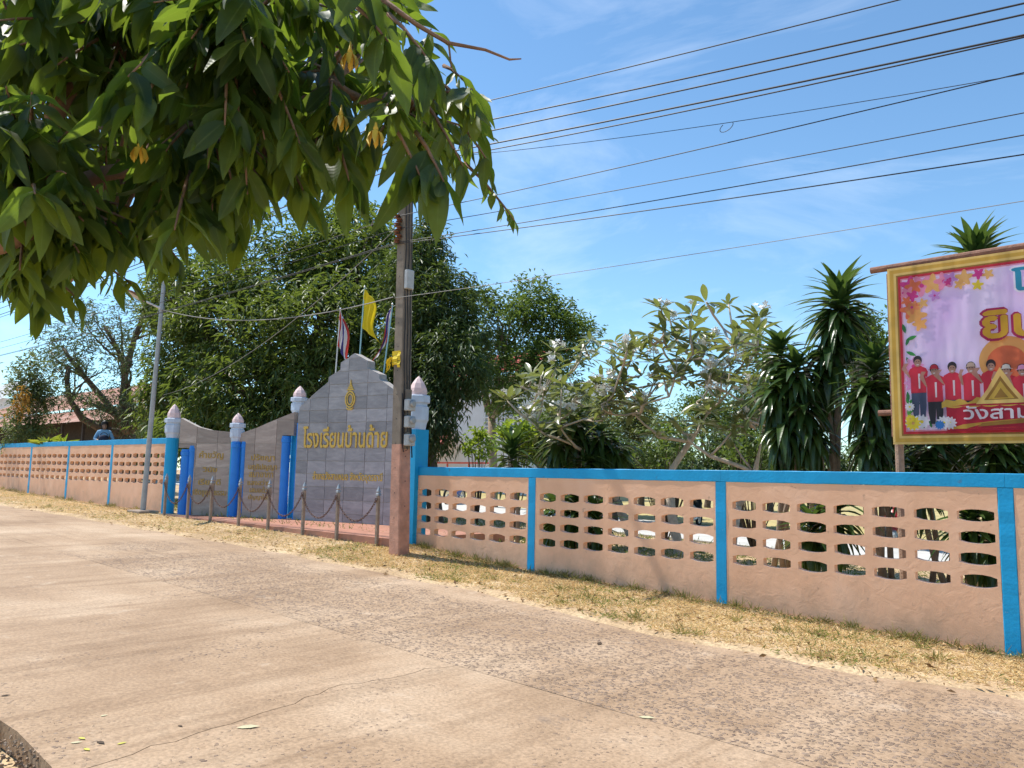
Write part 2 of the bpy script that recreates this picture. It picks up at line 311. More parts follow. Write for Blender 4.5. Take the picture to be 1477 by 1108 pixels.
    m6 = N('ShaderNodeMix'); m6.data_type = 'RGBA'; m6.blend_type = 'MULTIPLY'; m6.inputs[0].default_value = 1; L(src, m6.inputs[6]); L(gs.outputs[0], m6.inputs[7]); src = m6.outputs[2]
    ps = ramp(N, [(.62, (0, 0, 0)), (.72, (.45, .45, .45))]); L(noise(2.3, 6, .65), ps.inputs[0])
    m7 = N('ShaderNodeMix'); m7.data_type = 'RGBA'; L(ps.outputs[0], m7.inputs[0]); L(src, m7.inputs[6]); m7.inputs[7].default_value = (.62, .49, .36, 1); src = m7.outputs[2]
    # a few dark stains
    stn = ramp(N, [(.715, (0, 0, 0)), (.75, (.6, .6, .6))]); L(noise(1.3, 3, .5), stn.inputs[0])
    m4 = N('ShaderNodeMix'); m4.data_type = 'RGBA'; L(stn.outputs[0], m4.inputs[0]); L(src, m4.inputs[6]); m4.inputs[7].default_value = (.2, .155, .125, 1); src = m4.outputs[2]
    L(src, p.inputs['Base Color']); p.inputs['Roughness'].default_value = .85; p.inputs['Specular IOR Level'].default_value = .25
    b1 = N('ShaderNodeBump'); b1.inputs['Strength'].default_value = .5; b1.inputs['Distance'].default_value = .008; L(noise(45, 6, .6), b1.inputs['Height'])
    b2 = N('ShaderNodeBump'); b2.inputs['Strength'].default_value = .8; b2.inputs['Distance'].default_value = .012; L(mask, b2.inputs['Height']); L(b1.outputs[0], b2.inputs['Normal'])
    L(b2.outputs[0], p.inputs['Normal'])
    return m
M_road = concrete_road('road_concrete', False); M_road_agg = concrete_road('road_worn_concrete', True)

def ground_mat():
    m, nt, N, L, p, out = new_mat('ground_soil')
    tc = N('ShaderNodeTexCoord'); O = tc.outputs['Object']
    n = N('ShaderNodeTexNoise'); n.inputs['Scale'].default_value = 1.1; n.inputs['Detail'].default_value = 10; n.inputs['Roughness'].default_value = .65; L(O, n.inputs['Vector'])
    r = ramp(N, [(.3, (.38, .25, .14)), (.5, (.54, .38, .22)), (.7, (.66, .50, .30))]); L(n.outputs['Fac'], r.inputs[0])
    n2 = N('ShaderNodeTexNoise'); n2.inputs['Scale'].default_value = 28; n2.inputs['Detail'].default_value = 6; L(O, n2.inputs['Vector'])
    r2 = ramp(N, [(.35, (.72, .72, .72)), (.65, (1.15, 1.15, 1.15))]); L(n2.outputs['Fac'], r2.inputs[0])
    mm = N('ShaderNodeMix'); mm.data_type = 'RGBA'; mm.blend_type = 'MULTIPLY'; mm.inputs[0].default_value = 1; L(r.outputs[0], mm.inputs[6]); L(r2.outputs[0], mm.inputs[7])
    L(mm.outputs[2], p.inputs['Base Color']); p.inputs['Roughness'].default_value = .95; p.inputs['Specular IOR Level'].default_value = .15
    b = N('ShaderNodeBump'); b.inputs['Strength'].default_value = .7; b.inputs['Distance'].default_value = .02; L(n2.outputs['Fac'], b.inputs['Height']); L(b.outputs[0], p.inputs['Normal'])
    return m
M_ground = ground_mat()
M_yard = simple('yard_concrete', (.55, .53, .49), .85, .1, 2, .2, 30)
M_field = simple('dry_field', (.45, .36, .15), .95, .25, 2, .4, 20)
M_tile = simple('terracotta_paving', (.43, .19, .12), .6, .2, 4, .15, 30, dirt=(.5, .31, .2), dscale=1.3)
M_lip = simple('road_edge_rubble', (.34, .25, .18), .95, .35, 14, .9, 30)

# ------------------------------------------------------------------ terrain
WX = [-400, -60, -33.4, -30.3, -26.9, -23.8, -20.2, -14, -11.0, -9.6, -8.1, -4.9, -1.7, 3, 40, 400]
WZ = [1.7, 1.6, .83, .72, .64, .56, .51, .45, .42, .28, .18, .06, -.08, -.2, -1.2, -1.2]
def zwall(x): return float(np.interp(x, WX, WZ))
def zroad(x): return -.13-.0287*min(max(x, -60), 40)
FX = [-400, -25.1, -20.6, -16.3, -13.1, -9.75, -7.1, -6.2, -4.5, -2.8, -1.35, 3, 400]
FY = [-2.3, -2.3, -1.9, -1.72, -1.5, -1.5, -1.55, -1.76, -1.95, -1.85, -1.6, -1.7, -1.7]
def yfar(x): return float(np.interp(x, FX, FY))-.12
def wob(x, y): return .5*sin(x*1.7+y*.6)+.3*sin(x*4.1-y*2.3+1)+.2*sin(x*7.7+y*5.1+2)
def zground(x, y):
    zr = zroad(x)
    if y < -7.85:
        t = min(1, (-7.85-y)/1.5); return zr-.16-.04*t+.03*wob(x*1.5, y*1.5)
    if y < -1.0:
        if y < yfar(x)-.45: return zr-.17
        t = (y-yfar(x)+.45)/.45
        if t < 1: return lerp(zr-.17, zr+.015, t)
        t = (y-yfar(x))/max(.05, (-.05-yfar(x))); return lerp(zr+.015, zwall(x), t**1.2)+.012*wob(x*2, y*3)
    if y <= .02:
        t = (y-yfar(x))/(-.05-yfar(x)); return lerp(zr+.015, zwall(x), min(1, max(0, t)**1.2))
    t = min(1, y/5); return lerp(zwall(x), zr-.02, t)+.01*wob(x, y)
def build_ground():
    xs = list(np.concatenate([[-1500, -700, -300, -150, -90], np.arange(-64, -24, 2.), np.arange(-24, 4, .3), np.arange(4, 40, 3.), [60, 150, 400, 1500]]))
    ys = list(np.concatenate([[-1500, -500, -150, -60, -30, -20, -14], np.arange(-12, -7.9, .3), [-7.87, -7.7, -5, -3.2], np.arange(-2.9, .1, .12), np.arange(.5, 8, .8), np.arange(9, 40, 4.), [60, 120, 300, 700, 1500]]))
    V = [(x, y, zground(x, y)) for y in ys for x in xs]; n = len(xs)
    Fc = [(j*n+i, j*n+i+1, (j+1)*n+i+1, (j+1)*n+i) for j in range(len(ys)-1) for i in range(n-1)]
    tag(obj('ground', V, Fc, M_ground, smooth=True), kind='structure')
build_ground()

def build_road():
    root = thing('road', None, None); root['kind'] = 'structure'
    crack = [(-4.66, -4.98), (-4.95, -5.06), (-5.3, -5.02), (-5.82, -5.13), (-6.2, -4.98), (-6.83, -4.86), (-7.2, -4.80), (-7.52, -4.75), (-7.95, -4.62)]
    cy = [c[0] for c in crack][::-1]; cxs = [c[1] for c in crack][::-1]
    rr = random.Random(3)
    def crack_x(y, s): return float(np.interp(y, cy, cxs))+.018*sin(y*31)+.012*sin(y*67+1)+s
    def slab(name, x0, x1, y0f, y1f, mat, lx=None, rx=None, nx=None, ny=24):
        nx = nx or max(6, int((x1-x0)/.5)); top = []
        for j in range(ny+1):
            for i in range(nx+1):
                x = lerp(x0, x1, i/nx); ya, yb = y0f(x), y1f(x); y = lerp(ya, yb, j/ny)
                if lx and i == 0: x = lx(y)
                if rx and i == nx: x = rx(y)
                top.append((x, y, zroad(x)))
        n = nx+1; Fc = [(j*n+i, j*n+i+1, (j+1)*n+i+1, (j+1)*n+i) for j in range(ny) for i in range(nx)]
        V = list(top); b0 = len(V)
        rim = [i for i in range(n)]+[j*n+nx for j in range(1, ny+1)]+[ny*n+i for i in range(nx-1, -1, -1)]+[j*n for j in range(ny-1, 0, -1)]
        for k in rim: V.append((top[k][0], top[k][1], top[k][2]-.15))
        m = len(rim)
        for k in range(m): Fc.append((rim[k], b0+k, b0+(k+1) % m, rim[(k+1) % m]))
        return obj(name, V, Fc, mat, root)
    near = lambda x: -7.84+.02*sin(x*5.3)+.025*sin(x*13)+.015*sin(x*29)
    jn = lambda x: -4.661+.003*sin(x*9); jf = lambda x: -4.656+.003*sin(x*9)+.002*sin(x*23)
    slab('slab', crack_x(-6, 0), 60, near, jn, M_road, lx=lambda y: crack_x(y, .004), nx=90)
    slab('slab', -60, crack_x(-6, 0), near, jn, M_road, rx=lambda y: crack_x(y, -.004), nx=110)
    slab('slab', -60, 60, jf, lambda x: yfar(x)-.12+.05*sin(x*3)+.03*sin(x*8.3), M_road_agg, nx=240, ny=10)
    # broken rubble rim on the near edge of the road
    mb = MB()
    for i in range(520):
        x = rr.uniform(-7.6, -3.4); y = near(x)-rr.random()**1.5*.07+.012; z = zroad(x)-rr.uniform(.006, .15)-(.03 if y < near(x)-.03 else 0); s = rr.uniform(.008, .022)
        a = rr.uniform(0, 6)
        mb.add([(x+s*cos(a+k*2.1)*rr.uniform(.7, 1.3), y+s*sin(a+k*2.1)*rr.uniform(.7, 1.3), z-s*.7) for k in range(3)]+[(x+s*.7*cos(a+1+k*2.1), y+s*.7*sin(a+1+k*2.1), z+s*rr.uniform(.3, .8)) for k in range(3)],
               [(0, 1, 4, 3), (1, 2, 5, 4), (2, 0, 3, 5), (3, 4, 5), (2, 1, 0)])
    tag(mb.build('rubble', M_lip, root), kind='stuff')
build_road()

def build_yard():
    mb = MB(); xs = np.linspace(-40, 14, 40)
    for i in range(39):
        mb.add([(xs[i], 8.2, zroad(xs[i])+.03), (xs[i+1], 8.2, zroad(xs[i+1])+.03), (xs[i+1], 13.2, zroad(xs[i+1])+.03), (xs[i], 13.2, zroad(xs[i])+.03)], [(0, 1, 2, 3)])
        mb.add([(xs[i], 8.2, zroad(xs[i])+.03), (xs[i], 8.2, zroad(xs[i])-.2), (xs[i+1], 8.2, zroad(xs[i+1])-.2), (xs[i+1], 8.2, zroad(xs[i+1])+.03)], [(0, 1, 2, 3)])
    tag(mb.build('school_yard_path', M_yard), kind='structure')
    V = [(x, y, zroad(x)+.012) for y in (13.25, 22, 60) for x in xs]
    tag(obj('school_field', V, [(j*40+i, j*40+i+1, j*40+41+i, j*40+40+i) for j in range(2) for i in range(39)], M_field), kind='structure')
build_yard()

# ------------------------------------------------------------------ perforated walls
def hole_panel(root, x0, x1, zrow_top, ztop, first_cut, nh=7, seed=0):
    """plastered bay with four rows of barrel shaped openings; front at y=0"""
    rr = random.Random(seed); pitch = (x1-x0)/nh; hw = pitch*.79; hh = .115; rp = .226; y0, y1 = 0.0, .10
    V = []; Fc = []; soil = []; rims = []
    zbs = []
    def v(x, y, z):
        V.append((x, y, z)); soil.append(max(0, min(1, 1-(z-zwall(x))/.55))); return len(V)-1
    zr0 = zrow_top+.055; K = 5
    for r in range(4):
        zc0 = zr0-r*rp; zc1 = zc0-rp; mid = zc0-.055-hh/2
        for c in range(nh):
            a = x0+c*pitch; b = a+pitch; l = a+(pitch-hw)*.62; q = l+hw
            if c == 0 and first_cut: q = l+hw; l = a+.085
            q = min(q, x1-.004); jx = rr.uniform(-.006, .006); jz = rr.uniform(-.005, .005)
            l += jx if c else 0; m = mid+jz; arch = .026+rr.uniform(-.004, .004)
            top = [(lerp(l, q, k/K), m+hh/2-.018+arch*(1-(2*k/K-1)**2)**.8*1.0) for k in range(K+1)]
            bot = [(lerp(l, q, k/K), m-hh/2+.018-arch*(1-(2*k/K-1)**2)**.8*1.0) for k in range(K+1)]
            for yy, flip in ((y0, False), (y1, True)):
                ot = [v(lerp(a, b, k/K), yy, zc0) for k in range(K+1)]; ob = [v(lerp(a, b, k/K), yy, zc1) for k in range(K+1)]
                t = [v(p[0], yy, p[1]) for p in top]; bo = [v(p[0], yy, p[1]) for p in bot]
                fs = [(t[k], t[k+1], ot[k+1], ot[k]) for k in range(K)]+[(ob[k], ob[k+1], bo[k+1], bo[k]) for k in range(K)]
                fs += [(ob[0], bo[0], t[0], ot[0]), (bo[K], ob[K], ot[K], t[K])]
                Fc.extend([f[::-1] for f in fs] if flip else fs)
                if not flip: ft, fb = t, bo
                else:
                    ring0 = ft+fb[::-1]; ring1 = t+bo[::-1]; n = len(ring0)
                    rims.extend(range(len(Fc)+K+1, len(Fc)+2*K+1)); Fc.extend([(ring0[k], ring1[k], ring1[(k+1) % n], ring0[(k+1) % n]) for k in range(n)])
    # solid band above and below (below follows the ground)
    zb = zr0-4*rp; nx = nh*4
    for yy, flip in ((y0, False), (y1, True)):
        rows = []
        for z in (ztop, lerp(ztop, zr0, .5), zr0): rows.append([v(lerp(x0, x1, i/nx), yy, z) for i in range(nx+1)])
        rows2 = []
        for t in (0, .3, .6, .85, 1.0):
            rows2.append([v(lerp(x0, x1, i/nx), yy, lerp(zb, zwall(lerp(x0, x1, i/nx))-.12, t)) for i in range(nx+1)])
        for R in (rows, rows2):
            for j in range(len(R)-1):
                for i in range(nx):
                    f = (R[j+1][i], R[j+1][i+1], R[j][i+1], R[j][i]); Fc.append(f[::-1] if flip else f)
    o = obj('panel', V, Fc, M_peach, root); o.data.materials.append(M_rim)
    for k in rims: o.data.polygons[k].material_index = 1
    at_ = o.data.attributes.new('soil', 'FLOAT', 'POINT'); at_.data.foreach_set('value', soil)
    return o
def rough_bar(c, size, axis, seed, amp=.003, step=.12):
    # bevelled bar whose edges wander a little, as hand-plastered work does
    rr = random.Random(seed); L_ = size[axis]; n = max(2, int(L_/step)); o = [i for i in range(3) if i != axis]; hx, hy = size[o[0]]/2, size[o[1]]/2; bv = .007; V = []
    for i in range(n+1):
        t = -L_/2+L_*i/n; e = [rr.uniform(-amp, amp) if 0 < i < n else 0 for _ in range(4)]
        for a, b_ in ((-hx+bv-e[0], -hy-e[1]), (hx-bv+e[2], -hy-e[1]), (hx+e[2], -hy+bv), (hx+e[2], hy-bv), (hx-bv, hy+e[3]), (-hx+bv, hy+e[3]), (-hx-e[0], hy-bv), (-hx-e[0], -hy+bv-e[1])):
            p = [0, 0, 0]; p[axis] = c[axis]+t; p[o[0]] = c[o[0]]+a; p[o[1]] = c[o[1]]+b_; V.append(tuple(p))
    Fc = [(i*8+k, i*8+(k+1) % 8, i*8+8+(k+1) % 8, i*8+8+k) for i in range(n) for k in range(8)]+[tuple(range(7, -1, -1)), tuple(range(n*8, n*8+8))]
    if axis == 1 or axis == 0: pass
    return V, Fc
def wall(label, posts, ztop, zrow, xs_end, seed):
    root = thing('boundary_wall', label, 'wall', (posts[len(posts)//2], 0.05, zwall(posts[len(posts)//2])), 'perforated school walls')
    edges = [xs_end[0]]+posts+[xs_end[1]]
    for i in range(len(edges)-1):
        a, b = edges[i], edges[i+1]
        hole_panel(root, a+(.075 if i else .0), b-(.075 if i < len(edges)-2 else 0), zrow, ztop-.15, i > 0, nh=max(2, round((b-a-.1)/.44)), seed=seed+i)
    for x in posts:
        zb = zwall(x)-.12
        obj('post', *rough_bar((x, .045, (zb+ztop-.152)/2), (.146, .102, ztop-.152-zb), 2, int(x*100)), M_blue, root)
    for i in range(len(edges)-1):
        a, b = edges[i], edges[i+1]
        obj('cap_beam', *rough_bar(((a+b)/2, .045, ztop-.075), (b-a-.002, .104, .15), 0, int(a*100)), M_blue, root)
    return root
wall('long peach perforated wall with bright blue posts and cap, right of the utility pole', [-8.08, -4.88, -1.68, 1.52, 4.7], 1.762, 1.372, (-10.78, 7.9), 10)
wall('peach perforated wall with blue cap behind the street lamp, left of the gate', [-23.86, -27.1, -30.44, -33.8, -37.2, -40.6][::-1], 2.44, 2.04, (-44, -20.42), 50)

# ------------------------------------------------------------------ lettering
def raster_text(s, res=64, bold=0.0):
    """runs of filled cells (rows, x0, x1) in em units with non-zero winding"""
    c = bpy.data.curves.new('t', 'FONT'); c.body = s; c.size = 1; c.resolution_u = 6
    o = bpy.data.objects.new('t', c); COL.objects.link(o); bpy.context.view_layer.update()
    dg = bpy.context.evaluated_depsgraph_get(); cu = o.evaluated_get(dg).to_curve(dg)
    polys = []
    for sp in cu.splines:
        P = []
        bp = sp.bezier_points
        if len(bp):
            n = len(bp)
            for i in range(n):
                a, b = bp[i], bp[(i+1) % n]; p0, p1, p2, p3 = [np.array(q)[:2] for q in (a.co, a.handle_right, b.handle_left, b.co)]
                for k in range(5):
                    t = k/5; P.append(p0*(1-t)**3+3*p1*t*(1-t)**2+3*p2*t*t*(1-t)+p3*t**3)
        else: P = [np.array(q.co)[:2] for q in sp.points]
        if len(P) > 2: polys.append(np.array(P))
    bpy.data.objects.remove(o)
    A = np.concatenate(polys); x0, y0 = A.min(0)-.06; x1, y1 = A.max(0)+.06
    w, h = int((x1-x0)*res)+1, int((y1-y0)*res)+1; G = np.zeros((h, w), int); xc = x0+(np.arange(w)+.5)/res
    for P in polys:
        Q = np.roll(P, -1, 0)
        for r in range(h):
            y = y0+(r+.5)/res
            up = (P[:, 1] <= y) & (Q[:, 1] > y); dn = (P[:, 1] > y) & (Q[:, 1] <= y)
            for msk, sg in ((up, 1), (dn, -1)):
                for i in np.nonzero(msk)[0]:
                    xi = P[i, 0]+(y-P[i, 1])/(Q[i, 1]-P[i, 1])*(Q[i, 0]-P[i, 0]); G[r, xc > xi] += sg
    G = G != 0; k = int(round(bold*res))
    for _ in range(k):
        H = G.copy(); H[1:] |= G[:-1]; H[:-1] |= G[1:]; H[:, 1:] |= G[:, :-1]; H[:, :-1] |= G[:, 1:]; G = H
    ys, xs = np.nonzero(G); runs = []
    for r in range(h):
        d = np.diff(np.concatenate([[0], G[r].astype(int), [0]])); st = np.nonzero(d == 1)[0]; en = np.nonzero(d == -1)[0]
        for a, b in zip(st, en): runs.append((r, a, b))
    return runs, xs.min(), xs.max()+1, ys.min(), ys.max()+1
def text_mesh(name, s, fn, box, mat, parent, depth=.012, bold=.02, res=64, off=.0):
    """fn(u,v,o)->world point; box=(u0,u1,v0,v1) for the inked extent"""
    runs, a0, a1, b0, b1 = raster_text(s, res, bold); u0, u1, v0, v1 = box
    sx = (u1-u0)/(a1-a0); sy = (v1-v0)/(b1-b0)
    if ' ' in s:                              # two words: one object each
        w = np.zeros(a1+2, int)
        for r, a, b in runs: w[a:b] = 1
        gap = max(((k, j) for k in range(a0, a1) if w[k] == 0 and w[k-1] == 1 for j in [next(q for q in range(k, a1+1) if w[q] == 1)]), key=lambda t: t[1]-t[0])
        words = [[t for t in runs if t[1] < gap[0]], [t for t in runs if t[1] >= gap[0]]]
    else: words = [runs]
    for word in words: o = _word(name, word, fn, u0, v0, a0, b0, sx, sy, mat, parent, depth, off)
    return o
def _word(name, runs, fn, u0, v0, a0, b0, sx, sy, mat, parent, depth, off):
    mb = MB()
    for r, a, b in runs:
        ua, ub = u0+(a-a0)*sx, u0+(b-a0)*sx; va, vb = v0+(r-b0)*sy, v0+(r+1-b0)*sy
        f = [fn(ua, va, off+depth), fn(ub, va, off+depth), fn(ub, vb, off+depth), fn(ua, vb, off+depth)]
        if depth > .004: 
            g = [fn(ua, va, off), fn(ub, va, off), fn(ub, vb, off), fn(ua, vb, off)]
            mb.add(f+g, [(0, 1, 2, 3), (0, 4, 5, 1), (1, 5, 6, 2), (2, 6, 7, 3), (3, 7, 4, 0)])
        else: mb.add(f, [(0, 1, 2, 3)])
    return mb.build(name, mat, parent)

# ------------------------------------------------------------------ gate: tiled sign, wings, columns
def clip(poly, x0, x1, y0, y1):
    def cut(P, inside, inter):
        R = []
        for i in range(len(P)):
            a, b = P[i-1], P[i]
            if inside(b):
                if not inside(a): R.append(inter(a, b))
                R.append(b)
            elif inside(a): R.append(inter(a, b))
        return R
    def ix(c): return lambda a, b: (c, a[1]+(b[1]-a[1])*(c-a[0])/(b[0]-a[0]))
    def iy(c): return lambda a, b: (a[0]+(b[0]-a[0])*(c-a[1])/(b[1]-a[1]), c)
    for ins, it in ((lambda p: p[0] >= x0, ix(x0)), (lambda p: p[0] <= x1, ix(x1)), (lambda p: p[1] >= y0, iy(y0)), (lambda p: p[1] <= y1, iy(y1))):
        if len(poly) < 3: return []
        poly = cut(poly, ins, it)
    return poly
def area(P): return .5*sum(P[i-1][0]*P[i][1]-P[i][0]*P[i-1][1] for i in range(len(P)))
def tiled_panel(root, pl, outline, thick, tw, th, mat, u_off=0, z_off=0, core='core'):
    if area(outline) < 0: outline = outline[::-1]
    MB().prism([pl.pt(u, z, -.012) for u, z in outline], [pl.pt(u, z, -thick) for u, z in outline]).build(core, M_grout, root)
    us = [p[0] for p in outline]; zs = [p[1] for p in outline]; g = .0065
    rr = random.Random(5); u = min(us)-u_off
    while u < max(us):
        z = min(zs)-z_off
        while z < max(zs):
            P = clip(list(outline), u+g, u+tw-g, z+g, z+th-g)
            Q = []
            for p in P:
                if not Q or hypot(p[0]-Q[-1][0], p[1]-Q[-1][1]) > 1e-4: Q.append(p)
            if len(Q) >= 3 and abs(area(Q)) > .0015:
                o = rr.uniform(-.0015, .0025)
                MB().prism([pl.pt(a, b, o) for a, b in Q], [pl.pt(a, b, -.0115) for a, b in Q]).build('tile', mat, root)
            z += th
        u += tw
PZ = .50                                              # top of the paved platform
P0, P1, P2, P3 = (-19.95, .02), (-18.35, .78), (-16.95, 1.36), (-12.9, 2.08)
PW1, PW2, PS = Plane(P0, P1), Plane(P1, P2), Plane(P2, P3)

def build_platform():
    front = [(-20.3, -.28), (-17.5, -.32), (-15, -.36), (-12.5, -.40), (-10.95, -.42)]; back = [(-10.95, 2.6), (-13, 2.7), (-17, 2.0), (-18.6, 1.3), (-20.3, .6)]
    P = front+back
    mb = MB().prism([(x, y, PZ) for x, y in P], [(x, y, .1) for x, y in P])
    tag(mb.build('gate_platform', M_tile), kind='structure')
build_platform()

def build_sign():
    root = thing('name_sign', 'tall grey granite sign with stepped top, gold lettering and oval gold emblem', 'sign', (*P2, PZ))
    left = [(421.7, 748), (430.3, 601.3), (436, 587), (451.4, 569.5), (473.6, 550.8), (474.2, 544), (491, 533.4), (491.6, 523.3), (511.2, 509.7)]
    L_ = [PS.uv(*p) for p in left]; uc = L_[-1][0]; L_[0] = (L_[1][0], PZ); L_[2] = (L_[1][0]+.03, L_[2][1])
    out = L_[:-1]+[L_[-1]]+[(2*uc-u, z) for u, z in L_[:-1][::-1]]
    tiled_panel(root, PS, out, .26, .60, .30, M_gran, u_off=.22, z_off=.1)
    bx = lambda a, b: (PS.uv(*a)[0], PS.uv(*b)[0], PS.uv(*a)[1], PS.uv(*b)[1])
    fn = lambda u, v, o: PS.pt(u, v, o)
    u0, u1, z0, z1 = bx((437, 646), (560, 612)); text_mesh('lettering', 'โรงเรียนบ้านด้าย', fn, (u0, u1, z0, PS.uv(470, 614)[1]), M_gold, root, .02, .02)
    u0, u1, z0, z1 = bx((451, 695), (552, 682)); text_mesh('lettering', 'อำเภอวังสามหมอ จังหวัดอุดรธานี', fn, (u0, u1, PS.uv(500, 696.5)[1], PS.uv(500, 681)[1]), M_gold, root, .012, .013, 80)
    # emblem: oval medallion with a tiered crown above and a ribbon below
    e0, ez = PS.uv(505.5, 576); mb = MB()
    def ring(rx, rz, w, h, n=28, cz=0):
        a = [PS.pt(e0+rx*cos(2*pi*k/n), ez+cz+rz*sin(2*pi*k/n), h) for k in range(n)]; b = [PS.pt(e0+(rx-w)*cos(2*pi*k/n), ez+cz+(rz-w)*sin(2*pi*k/n), h) for k in range(n)]
        c = [PS.pt(e0+rx*cos(2*pi*k/n), ez+cz+rz*sin(2*pi*k/n), 0) for k in range(n)]
        mb.add(a+b+c, [(k, (k+1) % n, n+(k+1) % n, n+k) for k in range(n)]+[(k, 2*n+k, 2*n+(k+1) % n, (k+1) % n) for k in range(n)])
    ring(.155, .20, .035, .02); ring(.10, .14, .03, .02)
    for k in range(10):
        a = 2*pi*k/10; mb.add([PS.pt(e0+.065*cos(a+d)*s, ez+.09*sin(a+d)*s, .016) for d, s in ((-.2, .3), (0, 1), (.2, .3))], [(0, 1, 2)])
    mb.build('emblem', M_gold, root)
    mb = MB()
    for z0_, z1_, w0, w1 in ((.21, .25, .11, .085), (.26, .30, .075, .055), (.31, .345, .05, .032), (.35, .46, .022, .003)):
        mb.prism([PS.pt(e0-w0, ez+z0_, .02), PS.pt(e0+w0, ez+z0_, .02), PS.pt(e0+w1, ez+z1_, .02), PS.pt(e0-w1, ez+z1_, .02)], [PS.pt(e0-w0, ez+z0_, 0), PS.pt(e0+w0, ez+z0_, 0), PS.pt(e0+w1, ez+z1_, 0), PS.pt(e0-w1, ez+z1_, 0)])
    mb.prism([PS.pt(e0+a, ez+b, .02) for a, b in ((-.12, -.19), (-.06, -.25), (.06, -.25), (.12, -.19), (.05, -.215), (-.05, -.215))], [PS.pt(e0+a, ez+b, 0) for a, b in ((-.12, -.19), (-.06, -.25), (.06, -.25), (.12, -.19), (.05, -.215), (-.05, -.215))])
    mb.build('emblem_crown', M_gold, root)
    # blue painted edge strip on the left
    u = L_[1][0]; MB().prism([PS.pt(u-.05, PZ, -.02), PS.pt(u-.002, PZ, -.02), PS.pt(u-.002, L_[1][1]-.15, -.02), PS.pt(u-.05, L_[1][1]-.15, -.02)], [PS.pt(u-.05, PZ, -.25), PS.pt(u-.002, PZ, -.25), PS.pt(u-.002, L_[1][1]-.15, -.25), PS.pt(u-.05, L_[1][1]-.15, -.25)]).build('edge_strip', M_blue2, root)
    return uc, L_[-1][1]
SIGN_U, SIGN_TOP = build_sign()

def pipe(root, pl, u, ztop, r, off=-.1):
    x, y, _ = pl.pt(u, 0, off); h = ztop-PZ
    MB().lathe((x, y, PZ), [(r, 0), (r, h-.16), (r*1.13, h-.15), (r*1.13, h-.06), (r, h-.05), (r, h)], 20).build('blue_pipe', M_blue2, root, smooth=False)
def build_wings():
    root = thing('wing_wall', 'brown granite wing wall headed with a short motto, beside the street lamp', 'wall', (*P0, PZ), 'granite wing walls of the gate')
    top = [(261, 603), (273.6, 609.8), (286, 616), (302.6, 620.2), (329.6, 623.3)]
    T = [PW1.uv(*p) for p in top]; uR = PW1.uv(331.5, 680)[0]; uL = PW1.uv(278.5, 690)[0]; zn = PW1.uv(270, 646)[1]
    T[-1] = (uR, T[-1][1]); T[0] = (max(.02, T[0][0]), T[0][1])
    tiled_panel(root, PW1, T[::-1]+[(T[0][0], zn), (uL, zn), (uL, PZ), (uR, PZ)], .16, .62, .60, M_gran2, u_off=.1)
    pipe(root, PW1, PW1.uv(263.5, 690)[0], PW1.uv(263, 648)[1], .135); pipe(root, PW1, PW1.uv(274, 690)[0], PW1.uv(274, 643)[1], .09, -.06)
    fn = lambda u, v, o: PW1.pt(u, v, o)
    for s, x0, x1, y0, y1 in (('คำขวัญ', 287, 322, 663, 650.5), ('วินัย', 292, 313, 681, 673), ('เรียนดี', 286, 318, 699.5, 690.5), ('เชิดชูคุณธรรม', 278.5, 326, 717, 706)):
        text_mesh('lettering', s, fn, (max(uL+.03, PW1.uv(x0, y0)[0]), PW1.uv(x1, y0)[0], PW1.uv((x0+x1)/2, y0)[1], PW1.uv((x0+x1)/2, y1)[1]), M_gold_dull, root, .010, .015)
    root = thing('wing_wall', 'brown granite wing wall with six lines of faded gold text next to the tall sign', 'wall', (*P1, PZ), 'granite wing walls of the gate')
    top = [(343, 628.5), (350.4, 624), (371, 617), (391.9, 607.7), (425, 594.2)]
    T = [PW2.uv(*p) for p in top]; zr = PW2.uv(418, 628)[1]; zl = PW2.uv(346, 637)[1]
    uA, uB = PW2.uv(351.5, 690)[0], PW2.uv(404.5, 690)[0]
    tiled_panel(root, PW2, T[::-1]+[(T[0][0], zl), (uA, zl), (uA, PZ), (uB, PZ), (uB, zr), (T[-1][0], zr)], .16, .62, .60, M_gran2, u_off=.1)
    pipe(root, PW2, PW2.uv(337.5, 690)[0], PW2.uv(338, 637)[1], .115, -.02); pipe(root, PW2, PW2.uv(348, 690)[0], PW2.uv(348, 637)[1], .075, -.06)
    pipe(root, PW2, PW2.uv(408, 690)[0], PW2.uv(408, 629)[1], .105, -.06)
    fn = lambda u, v, o: PW2.pt(u, v, o)
    for s, x0, x1, y0, y1 in (('ปรัชญา', 362, 396, 666, 655), ('นตฺถิปญฺญา', 358, 399, 679.5, 669), ('สมาอาภา', 359, 394, 688.5, 681), ('แสงสว่าง', 357, 390, 700, 691.5), ('เสมอด้วย', 360, 391, 710.5, 702), ('ปัญญาไม่มี', 358, 389, 722, 713)):
        text_mesh('lettering', s, fn, (PW2.uv(x0, y0)[0], PW2.uv(x1, y0)[0], PW2.uv((x0+x1)/2, y0)[1], PW2.uv((x0+x1)/2, y1)[1]), M_gold_dull, root, .010, .015)
build_wings()

